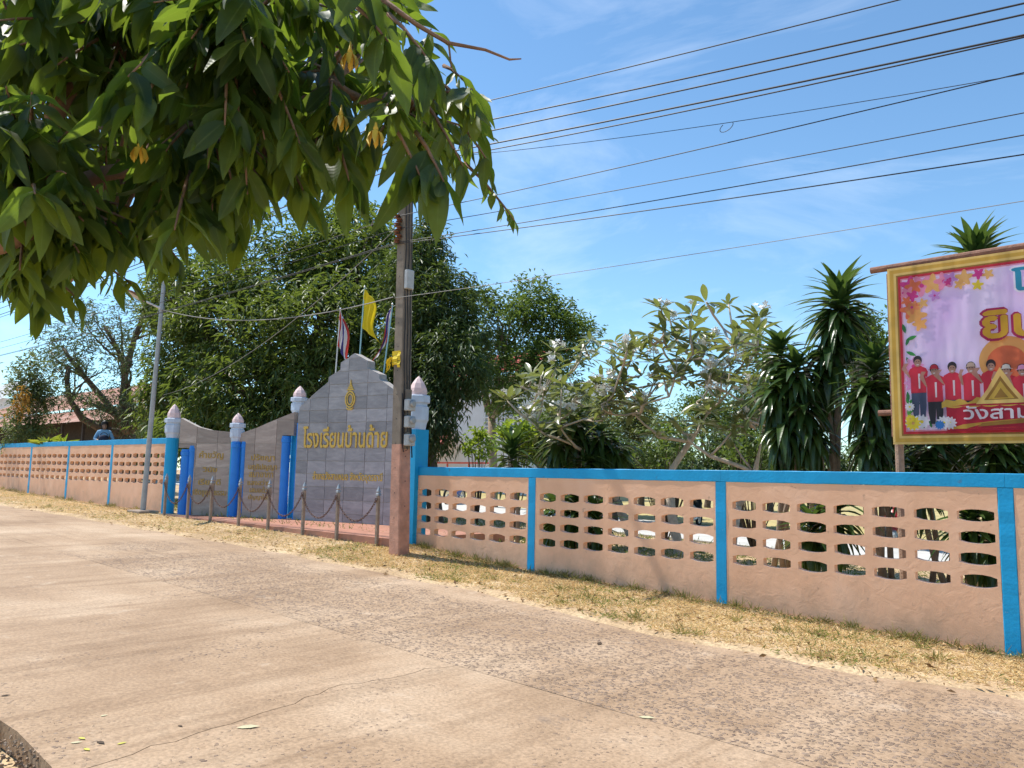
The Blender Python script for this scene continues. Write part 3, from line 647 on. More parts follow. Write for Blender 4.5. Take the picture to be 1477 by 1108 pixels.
def column(label, x, y, zb, py_sh, py_cap, py_tip, r, square=False):
    """blue shaft, pale blue octagonal capital, pink lotus bud"""
    root = thing('gate_column', label, 'column', (x, y, zb), 'lotus bud gate columns')
    zs, zc, zt = z_at(py_sh, x, y), z_at(py_cap, x, y), z_at(py_tip, x, y)
    n = 4 if square else 20; rt = pi/4 if square else 0
    MB().lathe((x, y, zb), [(r*(1.3 if square else 1), 0), (r*(1.3 if square else 1), zs-zb)], n, rt).build('shaft', M_blue, root)
    h = zc-zs
    MB().lathe((x, y, zs+.001), [(r*1.02, 0), (r*1.02, .04*h), (r*1.12, .2*h), (r*1.3, .28*h), (r*1.3, .66*h), (r*1.12, .69*h), (r*1.12, .76*h), (r*1.42, .79*h), (r*1.42, .98*h), (r*1.32, h)], 8, pi/8).build('capital', M_capital, root)
    b = zt-zc
    bud = MB().lathe((x, y, zc+.002), [(r*.98, 0), (r*1.06, .18*b), (r*1.0, .36*b), (r*.72, .62*b), (r*.34, .86*b), (r*.03, b)], 8, pi/8)
    bud.build('lotus_bud', M_pink, root)
column('slender blue gate column with pink bud at the end of the left wall', -20.25, .02, zwall(-20.2)-.1, 632, 604, 583, .155)
column('lotus bud gate column between the two brown wing walls', P1[0]-.08, P1[1]+.02, PZ, 638, 611, 596, .135)
column('lotus bud gate column half hidden behind the shoulder of the tall sign', P2[0]-.12, P2[1]+.3, PZ, 600, 574, 557, .155)
column('thick blue gate column with pink bud behind the utility pole meters', -10.88, .06, zwall(-10.9)-.1, 620, 571, 543, .165, True)

# ------------------------------------------------------------------ flags
def flag(label, px, pyb, ptx, pty, cloth, mats, back):
    u0, _ = PS.uv(px, pyb); b = np.array(PS.pt(u0, PS.uv(px, pyb)[1], -back)); 
    pl2 = Plane(PS.pt(0, 0, -back)[:2], PS.pt(1, 0, -back)[:2]); ut, zt = pl2.uv(ptx, pty); ub, zb = pl2.uv(px, pyb)
    B0 = np.array(pl2.pt(ub, zb)); T0 = np.array(pl2.pt(ut, zt)); low = B0-(T0-B0)*.35
    root = thing('flag', label, 'flag', tuple(low), 'flags behind the sign')
    MB().tube([low, T0], .017, 8).build('flagpole', cloth['pole'], root)
    MB().lathe(tuple(T0), [(.018, 0), (.028, .02), (.004, .06)], 8).build('finial', M_silver, root)
    # limp cloth hanging from the top of the pole: rows run down the hoist, columns are the gathered fly
    n, m = 18, 24; hoist = cloth['hoist']; d = np.array([*pl2.d, 0]); nn = np.array([*pl2.n, 0]); ax = (T0-B0)/np.linalg.norm(T0-B0)
    def P(i, j):
        s = i/n; t = j/m                      # s along fly, t down
        top = T0-ax*.02; drop = cloth['drop']
        w = cloth['w']*(.25+.75*t**.8)*s
        p = top+d*(w*(.75+.25*sin(t*5+cloth['ph'])))+np.array([0, 0, -1])*(t*hoist*(1-s*.15)+s*drop*(.35+.65*t))-ax*0
        p = p+(ax-np.array([0, 0, 1.]))*(-t*hoist)*(1-s)
        return p+nn*(.05*sin(s*9+t*3+cloth['ph'])*s+.02*sin(s*17+t*7))
    groups = {}
    for i in range(n):
        for j in range(m):
            k = cloth['pick'](i/n, j/m); groups.setdefault(k, MB()).add([P(i, j), P(i+1, j), P(i+1, j+1), P(i, j+1)], [(0, 1, 2, 3)])
    for k, mb in groups.items(): mb.build('cloth_stripe' if len(groups) > 1 else 'cloth', mats[k], root, smooth=True)
def cloth_mat(name, col):
    m, nt, N, L, p, out = new_mat(name); p.inputs['Base Color'].default_value = (*col, 1); p.inputs['Roughness'].default_value = .8
    tcn = N('ShaderNodeTexCoord'); wv = N('ShaderNodeTexNoise'); wv.inputs['Scale'].default_value = 60; L(tcn.outputs['Object'], wv.inputs['Vector']); b = N('ShaderNodeBump'); b.inputs['Strength'].default_value = .1; L(wv.outputs['Fac'], b.inputs['Height']); L(b.outputs[0], p.inputs['Normal'])
    t = N('ShaderNodeBsdfTranslucent'); t.inputs[0].default_value = (*col, 1); ms = N('ShaderNodeMixShader'); ms.inputs[0].default_value = .4
    L(p.outputs[0], ms.inputs[1]); L(t.outputs[0], ms.inputs[2]); L(ms.outputs[0], out.inputs[0]); return m
M_fr, M_fw, M_fb, M_fy = cloth_mat('flag_red', (.62, .06, .05)), cloth_mat('flag_white', (.75, .74, .76)), cloth_mat('flag_blue', (.06, .05, .22)), cloth_mat('flag_yellow', (.85, .66, .02))
M_polew, M_poleb = simple('pole_white', (.62, .66, .66), .4), simple('pole_pale_blue', (.28, .5, .58), .4)
tri = lambda s, t: 'r' if s < 1/6 else 'w' if s < 1/3 else 'b' if s < 2/3 else 'w' if s < 5/6 else 'r'
tri2 = lambda s, t: tri(min(.999, max(0, t*.8+s*.25-.02)), 0)
mats = {'r': M_fr, 'w': M_fw, 'b': M_fb, 'y': M_fy}
flag('red white and blue flag hanging limp on the leftmost flagpole', 484, 540, 491, 447, dict(pole=M_polew, hoist=.85, drop=.62, w=.55, ph=.3, pick=tri), mats, .35)
flag('yellow flag hanging limp on the tallest middle flagpole', 519, 512, 526, 415, dict(pole=M_poleb, hoist=.95, drop=.6, w=.8, ph=1.3, pick=lambda s, t: 'y'), mats, .35)
flag('red white and blue flag on the pole half hidden by the utility pole', 552, 548, 566, 440, dict(pole=M_poleb, hoist=.85, drop=.62, w=-.62, ph=2.1, pick=tri), mats, .35)

# ------------------------------------------------------------------ chain barrier
CPX = [(237, 742), (271, 747), (305, 752), (346.5, 757), (390, 761), (441, 768), (491, 774), (550, 781)]
CP = []
for px, py in CPX:
    zg = .46; P = on_y(px, py, -.36)
    CP.append((float(P[0]), -.36-.012*(P[0]+20), zground(float(P[0]), -.4)))
order = ['nearest the street lamp', 'second from the street lamp', 'third from the street lamp', 'fourth from the street lamp', 'fifth from the street lamp', 'sixth from the street lamp', 'second from the utility pole', 'touching the utility pole']
TOPS = []
for (x, y, z), w in zip(CP, order):
    root = thing('barrier_post', 'short concrete barrier post with pointed silver cap, '+w, 'post', (x, y, z-.1), 'chain barrier posts')
    MB().box((x, y, z+.37), (.058, .058, 1.0), bev=.008).build('shaft', M_post, root)
    MB().lathe((x, y, z+.871), [(.05, 0), (.05, .03), (.034, .05), (.044, .075), (.012, .15), (.004, .17)], 4, pi/4).build('cap', M_galv, root)
    MB().tube([(x+.03*cos(a), y-.05, z+.80+.03*sin(a)) for a in np.linspace(0, 2*pi, 9)], .008, 5, cap=False).build('eye_ring', M_rust, root)
    TOPS.append(np.array([x, y-.05, z+.79]))
def chain(a, b, sag, label):
    n = 15; pts = []
    for i in range(n*4+1):
        t = i/(n*4); p = a*(1-t)+b*t; p = p+np.array([0, 0, -sag*(1-(2*t-1)**2)]); pts.append(p)
    ln = sum(np.linalg.norm(pts[i+1]-pts[i]) for i in range(len(pts)-1)); k = int(ln/.048)
    acc = np.concatenate([[0], np.cumsum([np.linalg.norm(pts[i+1]-pts[i]) for i in range(len(pts)-1)])]); A = np.array(pts); mb = MB()
    for i in range(k):
        s = (i+.5)/k*ln; q = np.array([np.interp(s, acc, A[:, c]) for c in range(3)]); q2 = np.array([np.interp(min(ln, s+.01), acc, A[:, c]) for c in range(3)]); t = q2-q; t /= np.linalg.norm(t)+1e-9
        sd = np.cross(t, [0, 1, 0]); sd /= np.linalg.norm(sd)+1e-9; sd = sd if i % 2 else np.cross(t, sd)
        mb.tube([q+t*.031*cos(w)+sd*.017*sin(w) for w in np.linspace(0, 2*pi, 9)], .0065, 4, cap=False)
    return tag(mb.build('chain', M_rust, base=tuple(a)), label, 'chain', 'chains between the barrier posts')
names = ['slack rusty chain crossing the thick blue columns by the left wall', 'slack rusty chain hanging in front of the motto wing wall', 'slack rusty chain in front of the gap between the wing walls', 'slack rusty chain in front of the six line wing wall', 'slack rusty chain in front of the blue pipe left of the tall sign', 'slack rusty chain in front of the left half of the tall sign', 'slack rusty chain ending at the utility pole']
for i in range(7): chain(TOPS[i], TOPS[i+1], [.46, .40, .42, .44, .46, .42, .40][i], names[i])

# ------------------------------------------------------------------ utility pole
UPB = np.array([-10.46, -.62]); UPZ = zground(-10.46, -.62)-.2; UPH = 9.0
UPLEAN = np.array([-.30, 0.05])               # lean at the top
def up_pt(h, dx=0, dy=0):
    s = (h)/UPH; return np.array([UPB[0]+UPLEAN[0]*s+dx, UPB[1]+UPLEAN[1]*s+dy, UPZ+.2+h])
def half(h): return lerp(.128, .085, h/UPH)
def pole_seg(h0, h1, grow=0.0, sides=None, n=6):
    V = []; Fc = []
    for i in range(n+1):
        h = lerp(h0, h1, i/n); w = half(h)+grow; c = w*.12; p = up_pt(h)
        for a, b in ((-w+c, -w), (w-c, -w), (w, -w+c), (w, w-c), (w-c, w), (-w+c, w), (-w, w-c), (-w, -w+c)): V.append((p[0]+a, p[1]+b, p[2]))
    for i in range(n):
        for k in range(8): Fc.append((i*8+k, i*8+(k+1) % 8, i*8+8+(k+1) % 8, i*8+8+k))
    return V, Fc+[tuple(range(7, -1, -1)), tuple(range(n*8, n*8+8))]
def build_pole():
    root = thing('utility_pole', 'square concrete utility pole with pink painted foot and meter boxes on its side', 'utility pole', (UPB[0], UPB[1], UPZ))
    hp = z_at(641, UPB[0], UPB[1])-UPZ-.2
    obj('painted_foot', *pole_seg(-.2, hp), M_conc_red, root); obj('shaft', *pole_seg(hp+.001, UPH), M_conc, root)
    mb = MB()
    for h in np.arange(.6, UPH-.3, .42):
        p = up_pt(h, 0, -half(h)-.0015)
        a = [(p[0]+.011*cos(t), p[1], p[2]+.011*sin(t)) for t in np.linspace(0, 2*pi, 9)[:-1]]; mb.add(a, [tuple(range(8))])
        p = up_pt(h+.2, half(h+.2)+.0015, 0)
        a = [(p[0], p[1]+.011*cos(t), p[2]+.011*sin(t)) for t in np.linspace(0, 2*pi, 9)[:-1]]; mb.add(a, [tuple(range(8))])
    mb.build('bolt_holes', M_black, root)
    def side(py): 
        h = z_at(py, UPB[0]-.05, UPB[1])-UPZ-.2; return h
    # timber/steel backing board and three meters on the right face
    h0, h1 = side(648), side(562); p = up_pt((h0+h1)/2, half((h0+h1)/2)+.018, .02); MB().box(p, (.03, .13, h1-h0), bev=.004).build('meter_board', M_conc, root)
    for py in (585, 609, 635):
        h = side(py); p = up_pt(h, half(h)+.095, -.0)
        m = MB().box(p, (.12, .17, .20), bev=.012).build('meter_box', M_grey, root)
        q = MB().tube([(p[0]+.055, p[1], p[2]+.02), (p[0]+.095, p[1], p[2]+.02), (p[0]+.11, p[1], p[2]+.02)], [.062, .062, .045], 14).build('meter_glass', M_galv, m)
        MB().tube([p+np.array([.0, -.05, -.09]), p+np.array([.02, -.06, -.17]), p+np.array([-.05, -.08, -.2]), p+np.array([-.08, -.09, -.06]), p+np.array([-.09, -.1, .2])], .009, 6).build('meter_cable', M_wire, m)
    rr = random.Random(2)
    for k in range(3):
        pts = [up_pt(h, half(h)+.012+.006*k+.006*sin(h*2.3+k), -.07+.06*k+.01*sin(h*5+k)) for h in np.arange(side(640)+.1*k, UPH-.7-.5*k, .2)]
        MB().tube(pts, .008, 6).build('riser_cable', M_wire, root)
    pts = [up_pt(h, half(h)+.06+.04*sin(h*1.9), .09) for h in np.arange(side(660), side(610), .06)]; MB().tube(pts, .012, 6).build('riser_cable', M_wire, root)
    h = side(404); MB().box(up_pt(h, half(h)+.05, -.02), (.09, .16, .34), bev=.01).build('switch_box', M_grey, root)
    # secondary rack with spool insulators, and a brown clamp cluster lower down
    for h0, n in ((side(238), 4), ):
        mb = MB()
        for s in (-.03, .03): mb.box(up_pt(h0+.3, -.02, -half(h0)-.10+s*0) + np.array([s, 0, 0]), (.012, .03, .95))
        mb.build('insulator_rack', M_galv, root)
        for k in range(n):
            p = up_pt(h0-.05+.23*k, -.02, -half(h0)-.13); MB().lathe(p, [(.02, -.06), (.055, -.05), (.055, -.025), (.028, 0), (.055, .025), (.055, .05), (.02, .06)], 12).build('insulator', M_brown_ins, root)
    h = side(330)
    for k in range(7):
        p = up_pt(h-.22+.075*k, -.05+.05*(k % 2), -half(h)-.05); MB().lathe(p, [(.02, -.03), (.06, -.025), (.03, 0), (.06, .025), (.02, .03)], 8).build('clamp', M_brown_ins, root)
    # crossarm near the top (behind the leaves) carrying the high lines
    h = UPH-.35; MB().box(up_pt(h, 0, -half(h)-.05), (.1, .1, .1)).build('bracket', M_galv, root)
    MB().box(up_pt(h, 0, -half(h)-.02)+np.array([0, -.0, .12]), (.1, 1.6, .1), bev=.008).build('crossarm', M_conc, root)
    cl = thing('tied_cloth', 'tattered yellow cloth knotted round the utility pole', 'cloth', tuple(up_pt(side(518))))
    h = side(518); w = half(h)
    mb = MB(); n = 4
    path = [up_pt(h, a, b) for a, b in ((-w-.014, w*.6), (-w-.014, -w-.014), (w*.1, -w-.014), (w*.75, -w-.012))]
    for i in range(3):
        for j in range(5):
            z0, z1 = -.13+.05*j+.03*sin(i*2.1+j), -.08+.05*j+.03*sin(i*2.1+j+.7); k = .02*(j % 2)
            mb.add([path[i]+(0, -k, z0), path[i+1]+(0, -k, z0), path[i+1]+(0, -.012+k, z1), path[i]+(0, -.012+k, z1)], [(0, 1, 2, 3)])
    mb.build('wrap', M_cloth_yellow, cl, True)
    mb = MB(); b = up_pt(h, -w-.03, -w-.05)
    for s, (dx, dz) in enumerate(((-.12, -.16), (-.07, -.22), (-.10, -.06))):
        for j in range(6):
            t0, t1 = j/6, (j+1)/6; wv = lambda t: .03*sin(t*9+s*2)
            mb.add([b+(dx*t0, wv(t0), dz*t0-.02), b+(dx*t1, wv(t1), dz*t1-.03), b+(dx*t1+.03, wv(t1), dz*t1+.05), b+(dx*t0+.02, wv(t0), dz*t0+.04)], [(0, 1, 2, 3)])
    mb.build('tail', M_cloth_yellow, cl, True)
build_pole()

# ------------------------------------------------------------------ wires
def wire(label, pole_py, px, py, dy, r=.012, mat=M_wire, sag=.0014, x_end=30, left=True, px0=None, name='power_line', dyl=0):
    """from the pole, past the point seen at (px,py), to the next pole out of view"""
    x0 = UPB[0]-.25; y0 = UPB[1]+dy; z0 = z_at(pole_py, x0, y0); Q = on_y(px, py, y0); xq, zq = Q[0], Q[2]
    a = (zq-z0)/(xq-x0)-sag*(xq-x0)
    pts = [(x, y0, z0+a*(x-x0)+sag*(x-x0)**2) for x in np.linspace(x0, x_end, 40)]
    if left: pts = [(x, y0, z0+.0006*(x-x0)*(x+46.0)) for x in np.linspace(-46, x0-.5, 20)]+pts
    tag(MB().tube(pts, r*.75, 5).build(name, mat, base=pts[len(pts)//2]), label, 'wire', 'overhead wires along the road')
    return lambda x: np.array([x, y0, z0+a*(x-x0)+sag*(x-x0)**2])
wire('highest overhead wire, leaving the top edge of the picture', 184, 1297, 0, -.75, .010)
wire('second highest overhead wire, thick and black', 202, 1477, 5, -.35, .014)
wire('third highest overhead wire, thick and black', 217, 1477, 21, -.25, .014)
wire('upper strand of the doubled thick overhead wire', 233, 1477, 51, -.15, .016)
wire('lower strand of the doubled thick overhead wire', 240, 1477, 54, -.12, .012, sag=.0026)
LOOP = wire('thin overhead wire with a small loose loop', 232, 1477, 107, -.12, .006, sag=.0050, left=False)
wire('thin wire just below the doubled wire, straight', 312, 1477, 105, -.1, .009)
wire('middle overhead wire below the looped wire', 330, 1477, 163, -.1, .008)
wire('second lowest of the close bundle of overhead wires', 350, 1477, 195, -.1, .009)
wire('overhead wire in front of the mango tree top, lowest of the bundle', 352, 1477, 223, -.1, .010)
wire('lowest thin grey overhead wire, crossing above the frangipani', 430, 1477, 290, -.1, .006, M_wire2, left=False)
# small loop on the thin wire
c = LOOP(float(on_y(1048, 190, -.74)[0]))+np.array([0, 0, -.05]); tag(MB().tube([c+np.array([.085*sin(t)+.03*cos(t), 0, 0.06*cos(t)]) for t in np.linspace(.9, 5.4, 14)], .0045, 5).build('wire_loop', M_wire, base=tuple(c)), 'small loose loop of cable hanging in the sky from a thin wire', 'wire')

# ------------------------------------------------------------------ street lamp
def build_lamp():
    x, y = -20.8, -.36; z = zground(x, y); zt = z_at(412, x, y); za = z_at(447, x, y); dx = .0
    root = thing('street_lamp', 'thin grey street lamp leaning beside the left wall, arm over the road', 'street lamp', (x, y, z))
    tip = np.array([x+.25, y, zt]); b = np.array([x, y, z])
    f = lambda h: b+(tip-b)*((h-z)/(zt-z))
    MB().tube([b+(0, 0, .04), f((z+zt)/2), tip], [.068, .06, .05], 12).build('pole', M_galv, root)
    MB().lathe(tuple(tip), [(.055, 0), (.06, .03), (.02, .12), (.004, .17)], 10).build('finial', M_galv, root)
    MB().box((x, y, z+.02), (.75, .5, .09), bev=.02).build('base_pad', M_post, root)
    a = f(za); mid = at(208, 434, proj(a)[2]-.55); e0 = at(181, 418, proj(a)[2]-1.2)
    MB().tube([a, mid], .028, 8).build('arm', M_white, root)
    MB().lathe(tuple(a-np.array([0, 0, .05])), [(.075, 0), (.075, .12)], 12).build('clamp', M_galv, root)
    d = e0-mid; n = np.linalg.norm(d); d /= n; sd = np.cross(d, [0, 0, 1]); sd /= np.linalg.norm(sd); up = np.cross(sd, d)
    prof = [(0, .05, .03), (.1, .085, .045), (.75, .10, .05), (1, .06, .02)]
    V = []
    for t, w, h in prof:
        c = mid+d*n*t
        V += [c-sd*w-up*h*.4, c+sd*w-up*h*.4, c+sd*w+up*h*.4, c+sd*w*.5+up*h, c-sd*w*.5+up*h, c-sd*w+up*h*.4]
    Fc = [(i*6+k, i*6+(k+1) % 6, i*6+6+(k+1) % 6, i*6+6+k) for i in range(3) for k in range(6)]+[(5, 4, 3, 2, 1, 0), tuple(range(18, 24))]
    hd = obj('lamp_head', V, Fc, M_wood, root)
    MB().add([mid+d*n*.2-sd*.07-up*.024, mid+d*n*.2+sd*.07-up*.024, mid+d*n*.9+sd*.07-up*.024, mid+d*n*.9-sd*.07-up*.024], [(0, 3, 2, 1)]).build('lamp_lens', M_silver, hd)
    # service wire from lamp to the utility pole
    q = up_pt(z_at(428, UPB[0], UPB[1])-UPZ-.2, -.1, -.16)
    s = f(z_at(448, x, y)); pts = [s*(1-t)+q*t+np.array([0, 0, -.35*(1-(2*t-1)**2)]) for t in np.linspace(0, 1, 16)]
    tag(MB().tube(pts, .010, 5).build('service_wire', M_wire2, base=tuple(s)), 'grey service wire from the street lamp to the utility pole', 'wire')
    q2 = up_pt(z_at(330, UPB[0], UPB[1])-UPZ-.2, -.1, -.16); e = on_y(235, 570, 1.5)
    pts = [q2*(1-t)+e*t+np.array([0, 0, -.5*(1-(2*t-1)**2)]) for t in np.linspace(0, 1, 16)]
    tag(MB().tube(pts, .007, 5).build('service_wire', M_wire2, base=tuple(q2)), 'thin stay wire slanting down in front of the mango tree', 'wire')
build_lamp()

# ------------------------------------------------------------------ banner
BY = 1.0
def build_banner():
    A = on_y(1280, 391, BY); Bt = on_y(1477, 358, BY); C = on_y(1297, 640, BY)
    x0 = float(A[0]); zt = float(A[2])+.02; zb = float(C[2])-.01; x1 = x0+4.6
    root = thing('banner', 'large lilac welcome banner with gold frame print on a timber frame', 'banner', (x0, BY, zroad(x0)))
    H = zt-zb
    def wr(x, z):
        u, v = x-x0, (z-zb)/H
        return .014*sin(u*.9+v*.8)
    nx, nz = 90, 46
    V = [(lerp(x0, x1, i/nx), BY-wr(lerp(x0, x1, i/nx), lerp(zb, zt, j/nz)), lerp(zb, zt, j/nz)) for j in range(nz+1) for i in range(nx+1)]
    Fc = [(j*(nx+1)+i, j*(nx+1)+i+1, (j+1)*(nx+1)+i+1, (j+1)*(nx+1)+i) for j in range(nz) for i in range(nx)]
    cl = obj('cloth', V, Fc, PM['lilac'], root, True)
    lay = [.003]
    def fn(u, v, o): return (u, BY-wr(u, v)-o, v)
    def P(px, py): q = on_y(px, py, BY); return float(q[0]), float(q[2])
    def flat(name, pts, mat, parent=cl):
        lay[0] += .00035; sub = []
        for i in range(len(pts)):
            a, b = pts[i], pts[(i+1) % len(pts)]; n = max(1, int(hypot(b[0]-a[0], b[1]-a[1])/.25))
            sub += [lerp(np.array(a), np.array(b), k/n) for k in range(n)]
        import mathutils
        tr = mathutils.geometry.tessellate_polygon([[Vector((p[0], p[1], 0)) for p in sub]])
        return obj(name, [fn(p[0], p[1], lay[0]) for p in sub], [tuple(t) for t in tr], mat, parent)
    def strip(name, xa, xb, za, zb_, mat):
        lay[0] += .00035; n = max(1, int((xb-xa)/.06)); m = max(1, int((zb_-za)/.06)); V = [fn(lerp(xa, xb, i/n), lerp(za, zb_, j/m), lay[0]) for j in range(m+1) for i in range(n+1)]
        return obj(name, V, [(j*(n+1)+i, j*(n+1)+i+1, (j+1)*(n+1)+i+1, (j+1)*(n+1)+i) for j in range(m) for i in range(n)], mat, cl, True)
    def ell(cx, cz, rx, rz, n=16, a0=0, wob_=0, lobes=0): return [(cx+rx*(1+wob_*cos(lobes*(t)))*cos(t+a0), cz+rz*(1+wob_*cos(lobes*(t)))*sin(t+a0)) for t in np.linspace(0, 2*pi, n, endpoint=False)]
    # printed gold frame and red line
    fw = .125
    for k, (d0, d1, mt) in enumerate(((0, .028, 'gold_l'), (.028, .075, 'gold_m'), (.075, .105, 'gold_l'), (.105, fw, 'gold_d'), (fw, fw+.032, 'red'), (fw+.036, fw+.048, 'pink_line'))):
        strip('frame_print', x0+d0, x1-d0, zb+d0, zb+d1, PM[mt]); strip('frame_print', x0+d0, x1-d0, zt-d1, zt-d0, PM[mt])
        strip('frame_print', x0+d0, x0+d1, zb+d1, zt-d1, PM[mt]); strip('frame_print', x1-d1, x1-d0, zb+d1, zt-d1, PM[mt])
    rr = random.Random(11)
    xi, zi0, zi1 = x0+fw+.05, zb+fw+.05, zt-fw-.05
    def leafp(cx, cz, L_, a, mat, w=.35): flat('printed_leaf', [(cx+L_*(t*cos(a)-s*w*sin(a)), cz+L_*(t*sin(a)+s*w*cos(a))) for t, s in ((0, 0), (.25, .38), (.55, .5), (.8, .3), (1, 0), (.8, -.3), (.55, -.5), (.25, -.38))], PM[mat])
    def flower(cx, cz, r, mat, n=5, wob_=.32, cen=None):
        flat('printed_flower', ell(cx, cz, r, r, n*8, rr.uniform(0, 6), wob_, n), PM[mat])
        if cen: flat('flower_centre', ell(cx, cz, r*.25, r*.25, 10), PM[cen])
    top = [(1306, 402, .10, 'magenta'), (1330, 404, .11, 'fl_pink'), (1318, 414, .08, 'orange'), (1346, 410, .10, 'amber'), (1362, 405, .09, 'fl_pink'), (1309, 424, .07, 'fl_pink'), (1316, 428, .06, 'magenta'), (1306, 448, .10, 'orange'), (1322, 456, .10, 'amber_o'), (1316, 444, .07, 'fl_orange'), (1328, 468, .07, 'amber_o'), (1332, 438, .05, 'amber'), (1349, 427, .055, 'fl_lilac'), (1371, 402, .07, 'fl_lilac'), (1368, 408, .035, 'magenta'), (1391, 398, .08, 'amber'), (1412, 391, .055, 'magenta'), (1426, 396, .05, 'amber'), (1411, 412, .05, 'yellow_p'), (1385, 411, .05, 'amber'), (1302, 436, .05, 'orange')]
    for px, py, r, mt in top: x, z = P(px, py); flower(max(x, xi+r*.9), min(z, zi1-r*.9), r, mt, cen='magenta' if mt.startswith('fl') else None)
    for px, py, L_, a, mt in ((1303, 482, .13, 1.8, 'green_d'), (1305, 492, .14, .35, 'green'), (1302, 500, .11, 1.2, 'green_d'), (1304, 508, .13, -.5, 'green'), (1301, 516, .10, -1.2, 'green_d')): x, z = P(px, py); leafp(max(x, xi+.02), z, L_, a, mt)
    for px, py, r in ((1304, 530, .10), (1303, 553, .11)): x, z = P(px, py); flower(max(x, xi+r), z, r, 'fl_pink2', 9, .2, 'magenta')
    # bottom left bouquet
    for k in range(46):
        t = rr.random(); px = 1300+rr.uniform(0, 10)+(1-t)**2*40*rr.random()+ (62*rr.random() if t < .25 else 0); py = 632-t*70*rr.random()
        x, z = P(px, py); L_ = rr.uniform(.08, .15); a = rr.uniform(.1, 2.6); x = max(x, xi+.03); z = max(z, zi0+.02)
        if x+L_*cos(a) > xi and z+L_*sin(a) > zi0: leafp(x, z, L_, a, rr.choice(('green', 'green_d', 'green_l')))
    # sun disc, people
    x, z = P(1453, 520); flat('sun_print', ell(x, z, .28, .28, 32), PM['amber_o']); flat('sun_print', ell(x, z-.03, .2, .2, 28), PM['orange'])
    def person(pxc, pyh, pyf, hat, trousers, arm):
        cx, zh = P(pxc, pyh); zf = P(pxc, pyf)[1]; h = zh-zf; hd = .097; 
        def q(pts): return [(cx+a*hd, zh+b*hd) for a, b in pts]
        zw_ = -3.9; zl = (zf-zh)/hd
        flat('printed_trousers', q([(-.85, zw_+.1), (.85, zw_+.1), (.85, lerp(zw_, zl, .5)), (.65, zl), (.12, zl), (.05, lerp(zw_, zl, .3)), (-.1, zl), (-.62, zl), (-.85, lerp(zw_, zl, .5))]), PM[trousers])
        flat('printed_shirt', q([(-.3, -.5), (.3, -.5), (.95, -.85), (1.15, -1.3), (1.05, -2.0), (.88, -1.9), (.9, -3.95), (-.9, -3.95), (-.88, -1.9), (-1.05, -2.0), (-1.15, -1.3), (-.95, -.85)]), PM['shirt_red'])
        flat('shirt_print', q([(.0, -1.5), (.24, -1.5), (.2, -3.4), (.02, -3.4)]), PM['print_white'])
        if arm: flat('printed_arm', q([(-1.1, -1.9), (-.85, -2.1), (-1.25*arm, -.6), (-.95*arm, -.1), (-1.45*arm, -.05), (-1.75*arm, -.8)]), PM['skin_p'])
        flat('printed_hair', ell(cx, zh+.02, hd*.52, hd*.62, 18), PM['hair_p'])
        flat('printed_face', ell(cx, zh-.012, hd*.40, hd*.50, 18), PM['skin_p'])
        for e in (-.15, .15): flat('printed_eye', ell(cx+e*hd, zh+.006, .008, .005, 6), PM['hair_p'])
        flat('printed_mouth', ell(cx, zh-.034, .016, .006, 8), PM['print_white'])
        if hat: flat('printed_hat', q([(-.75, .12), (-.45, .25), (-.35, .62), (0, .75), (.35, .62), (.45, .25), (.75, .12), (0, .22)]), PM[hat])
    for a in ((1325, 523, 606, None, 'jeans', 1.1), (1349, 535, 612, 'shirt_red', 'trousers_p', 1), (1375, 532, 606, None, 'jeans', 1.2), (1402, 532, 606, 'hat_p', 'trousers_p', .8), (1431, 529, 606, None, 'trousers_p', 1.2), (1453, 535, 606, 'hat_w', 'trousers_p', .9), (1476, 536, 606, 'fl_pink2', 'trousers_p', 1)): person(*a)
    # red label with gold scroll and white lettering
    xa, za = P(1367, 584); xb = xa+2.7; zb2 = P(1400, 622)[1]
    strip('label_print', xa, xb, zb2, za, PM['label_red'])
    n = 60; V1 = [(lerp(xa-.05, xb+.05, i/n), za+.02+.035*abs(sin(i*.55))+.02*sin(i*1.7)) for i in range(n+1)]; V2 = [(lerp(xb+.05, xa-.05, i/n), za-.03-.02*abs(sin(i*.8))) for i in range(n+1)]
    flat('scroll_print', V1+V2, PM['gold_m'])
    xc, zc = P(1446, 575); flat('crest_print', [(xc-.26, zc-.06), (xc-.18, zc+.05), (xc-.13, zc+.12), (xc-.08, zc+.22), (xc, zc+.36), (xc+.08, zc+.22), (xc+.13, zc+.12), (xc+.18, zc+.05), (xc+.26, zc-.06)], PM['gold_l'])
    for s_, m_ in ((.72, 'gold_d'), (.55, 'gold_m'), (.3, 'gold_d')): flat('crest_print', [(xc+a*s_, zc+.02+(b)*s_) for a, b in ((-.24, -.05), (-.1, .16), (0, .33), (.1, .16), (.24, -.05))], PM[m_])
    xw = P(1392, 605)[0]; z0_, z1_ = P(1392, 606)[1], P(1392, 586.5)[1]
    lay[0] += .0002; text_mesh('lettering', 'วังสามหมอ', fn, (xw, xw+1.15, z0_, z1_), PM['print_white'], cl, .001, .02, 64, lay[0])
    # bridge boards under the label
    xg, zg_ = P(1372, 633); flat('bridge_print', [(xg, zi0), (xb+.2, zi0), (xb+.2, zi0+.14), (xg+1.2, zi0+.13), (xg+.5, zi0+.085), (xg+.15, zi0+.05)], PM['gold_m'])
    flat('bridge_print', [(xg+.3, zi0+.02), (xg+.9, zi0+.06), (xg+.8, zi0+.10), (xg+.35, zi0+.06)], PM['gold_d'])
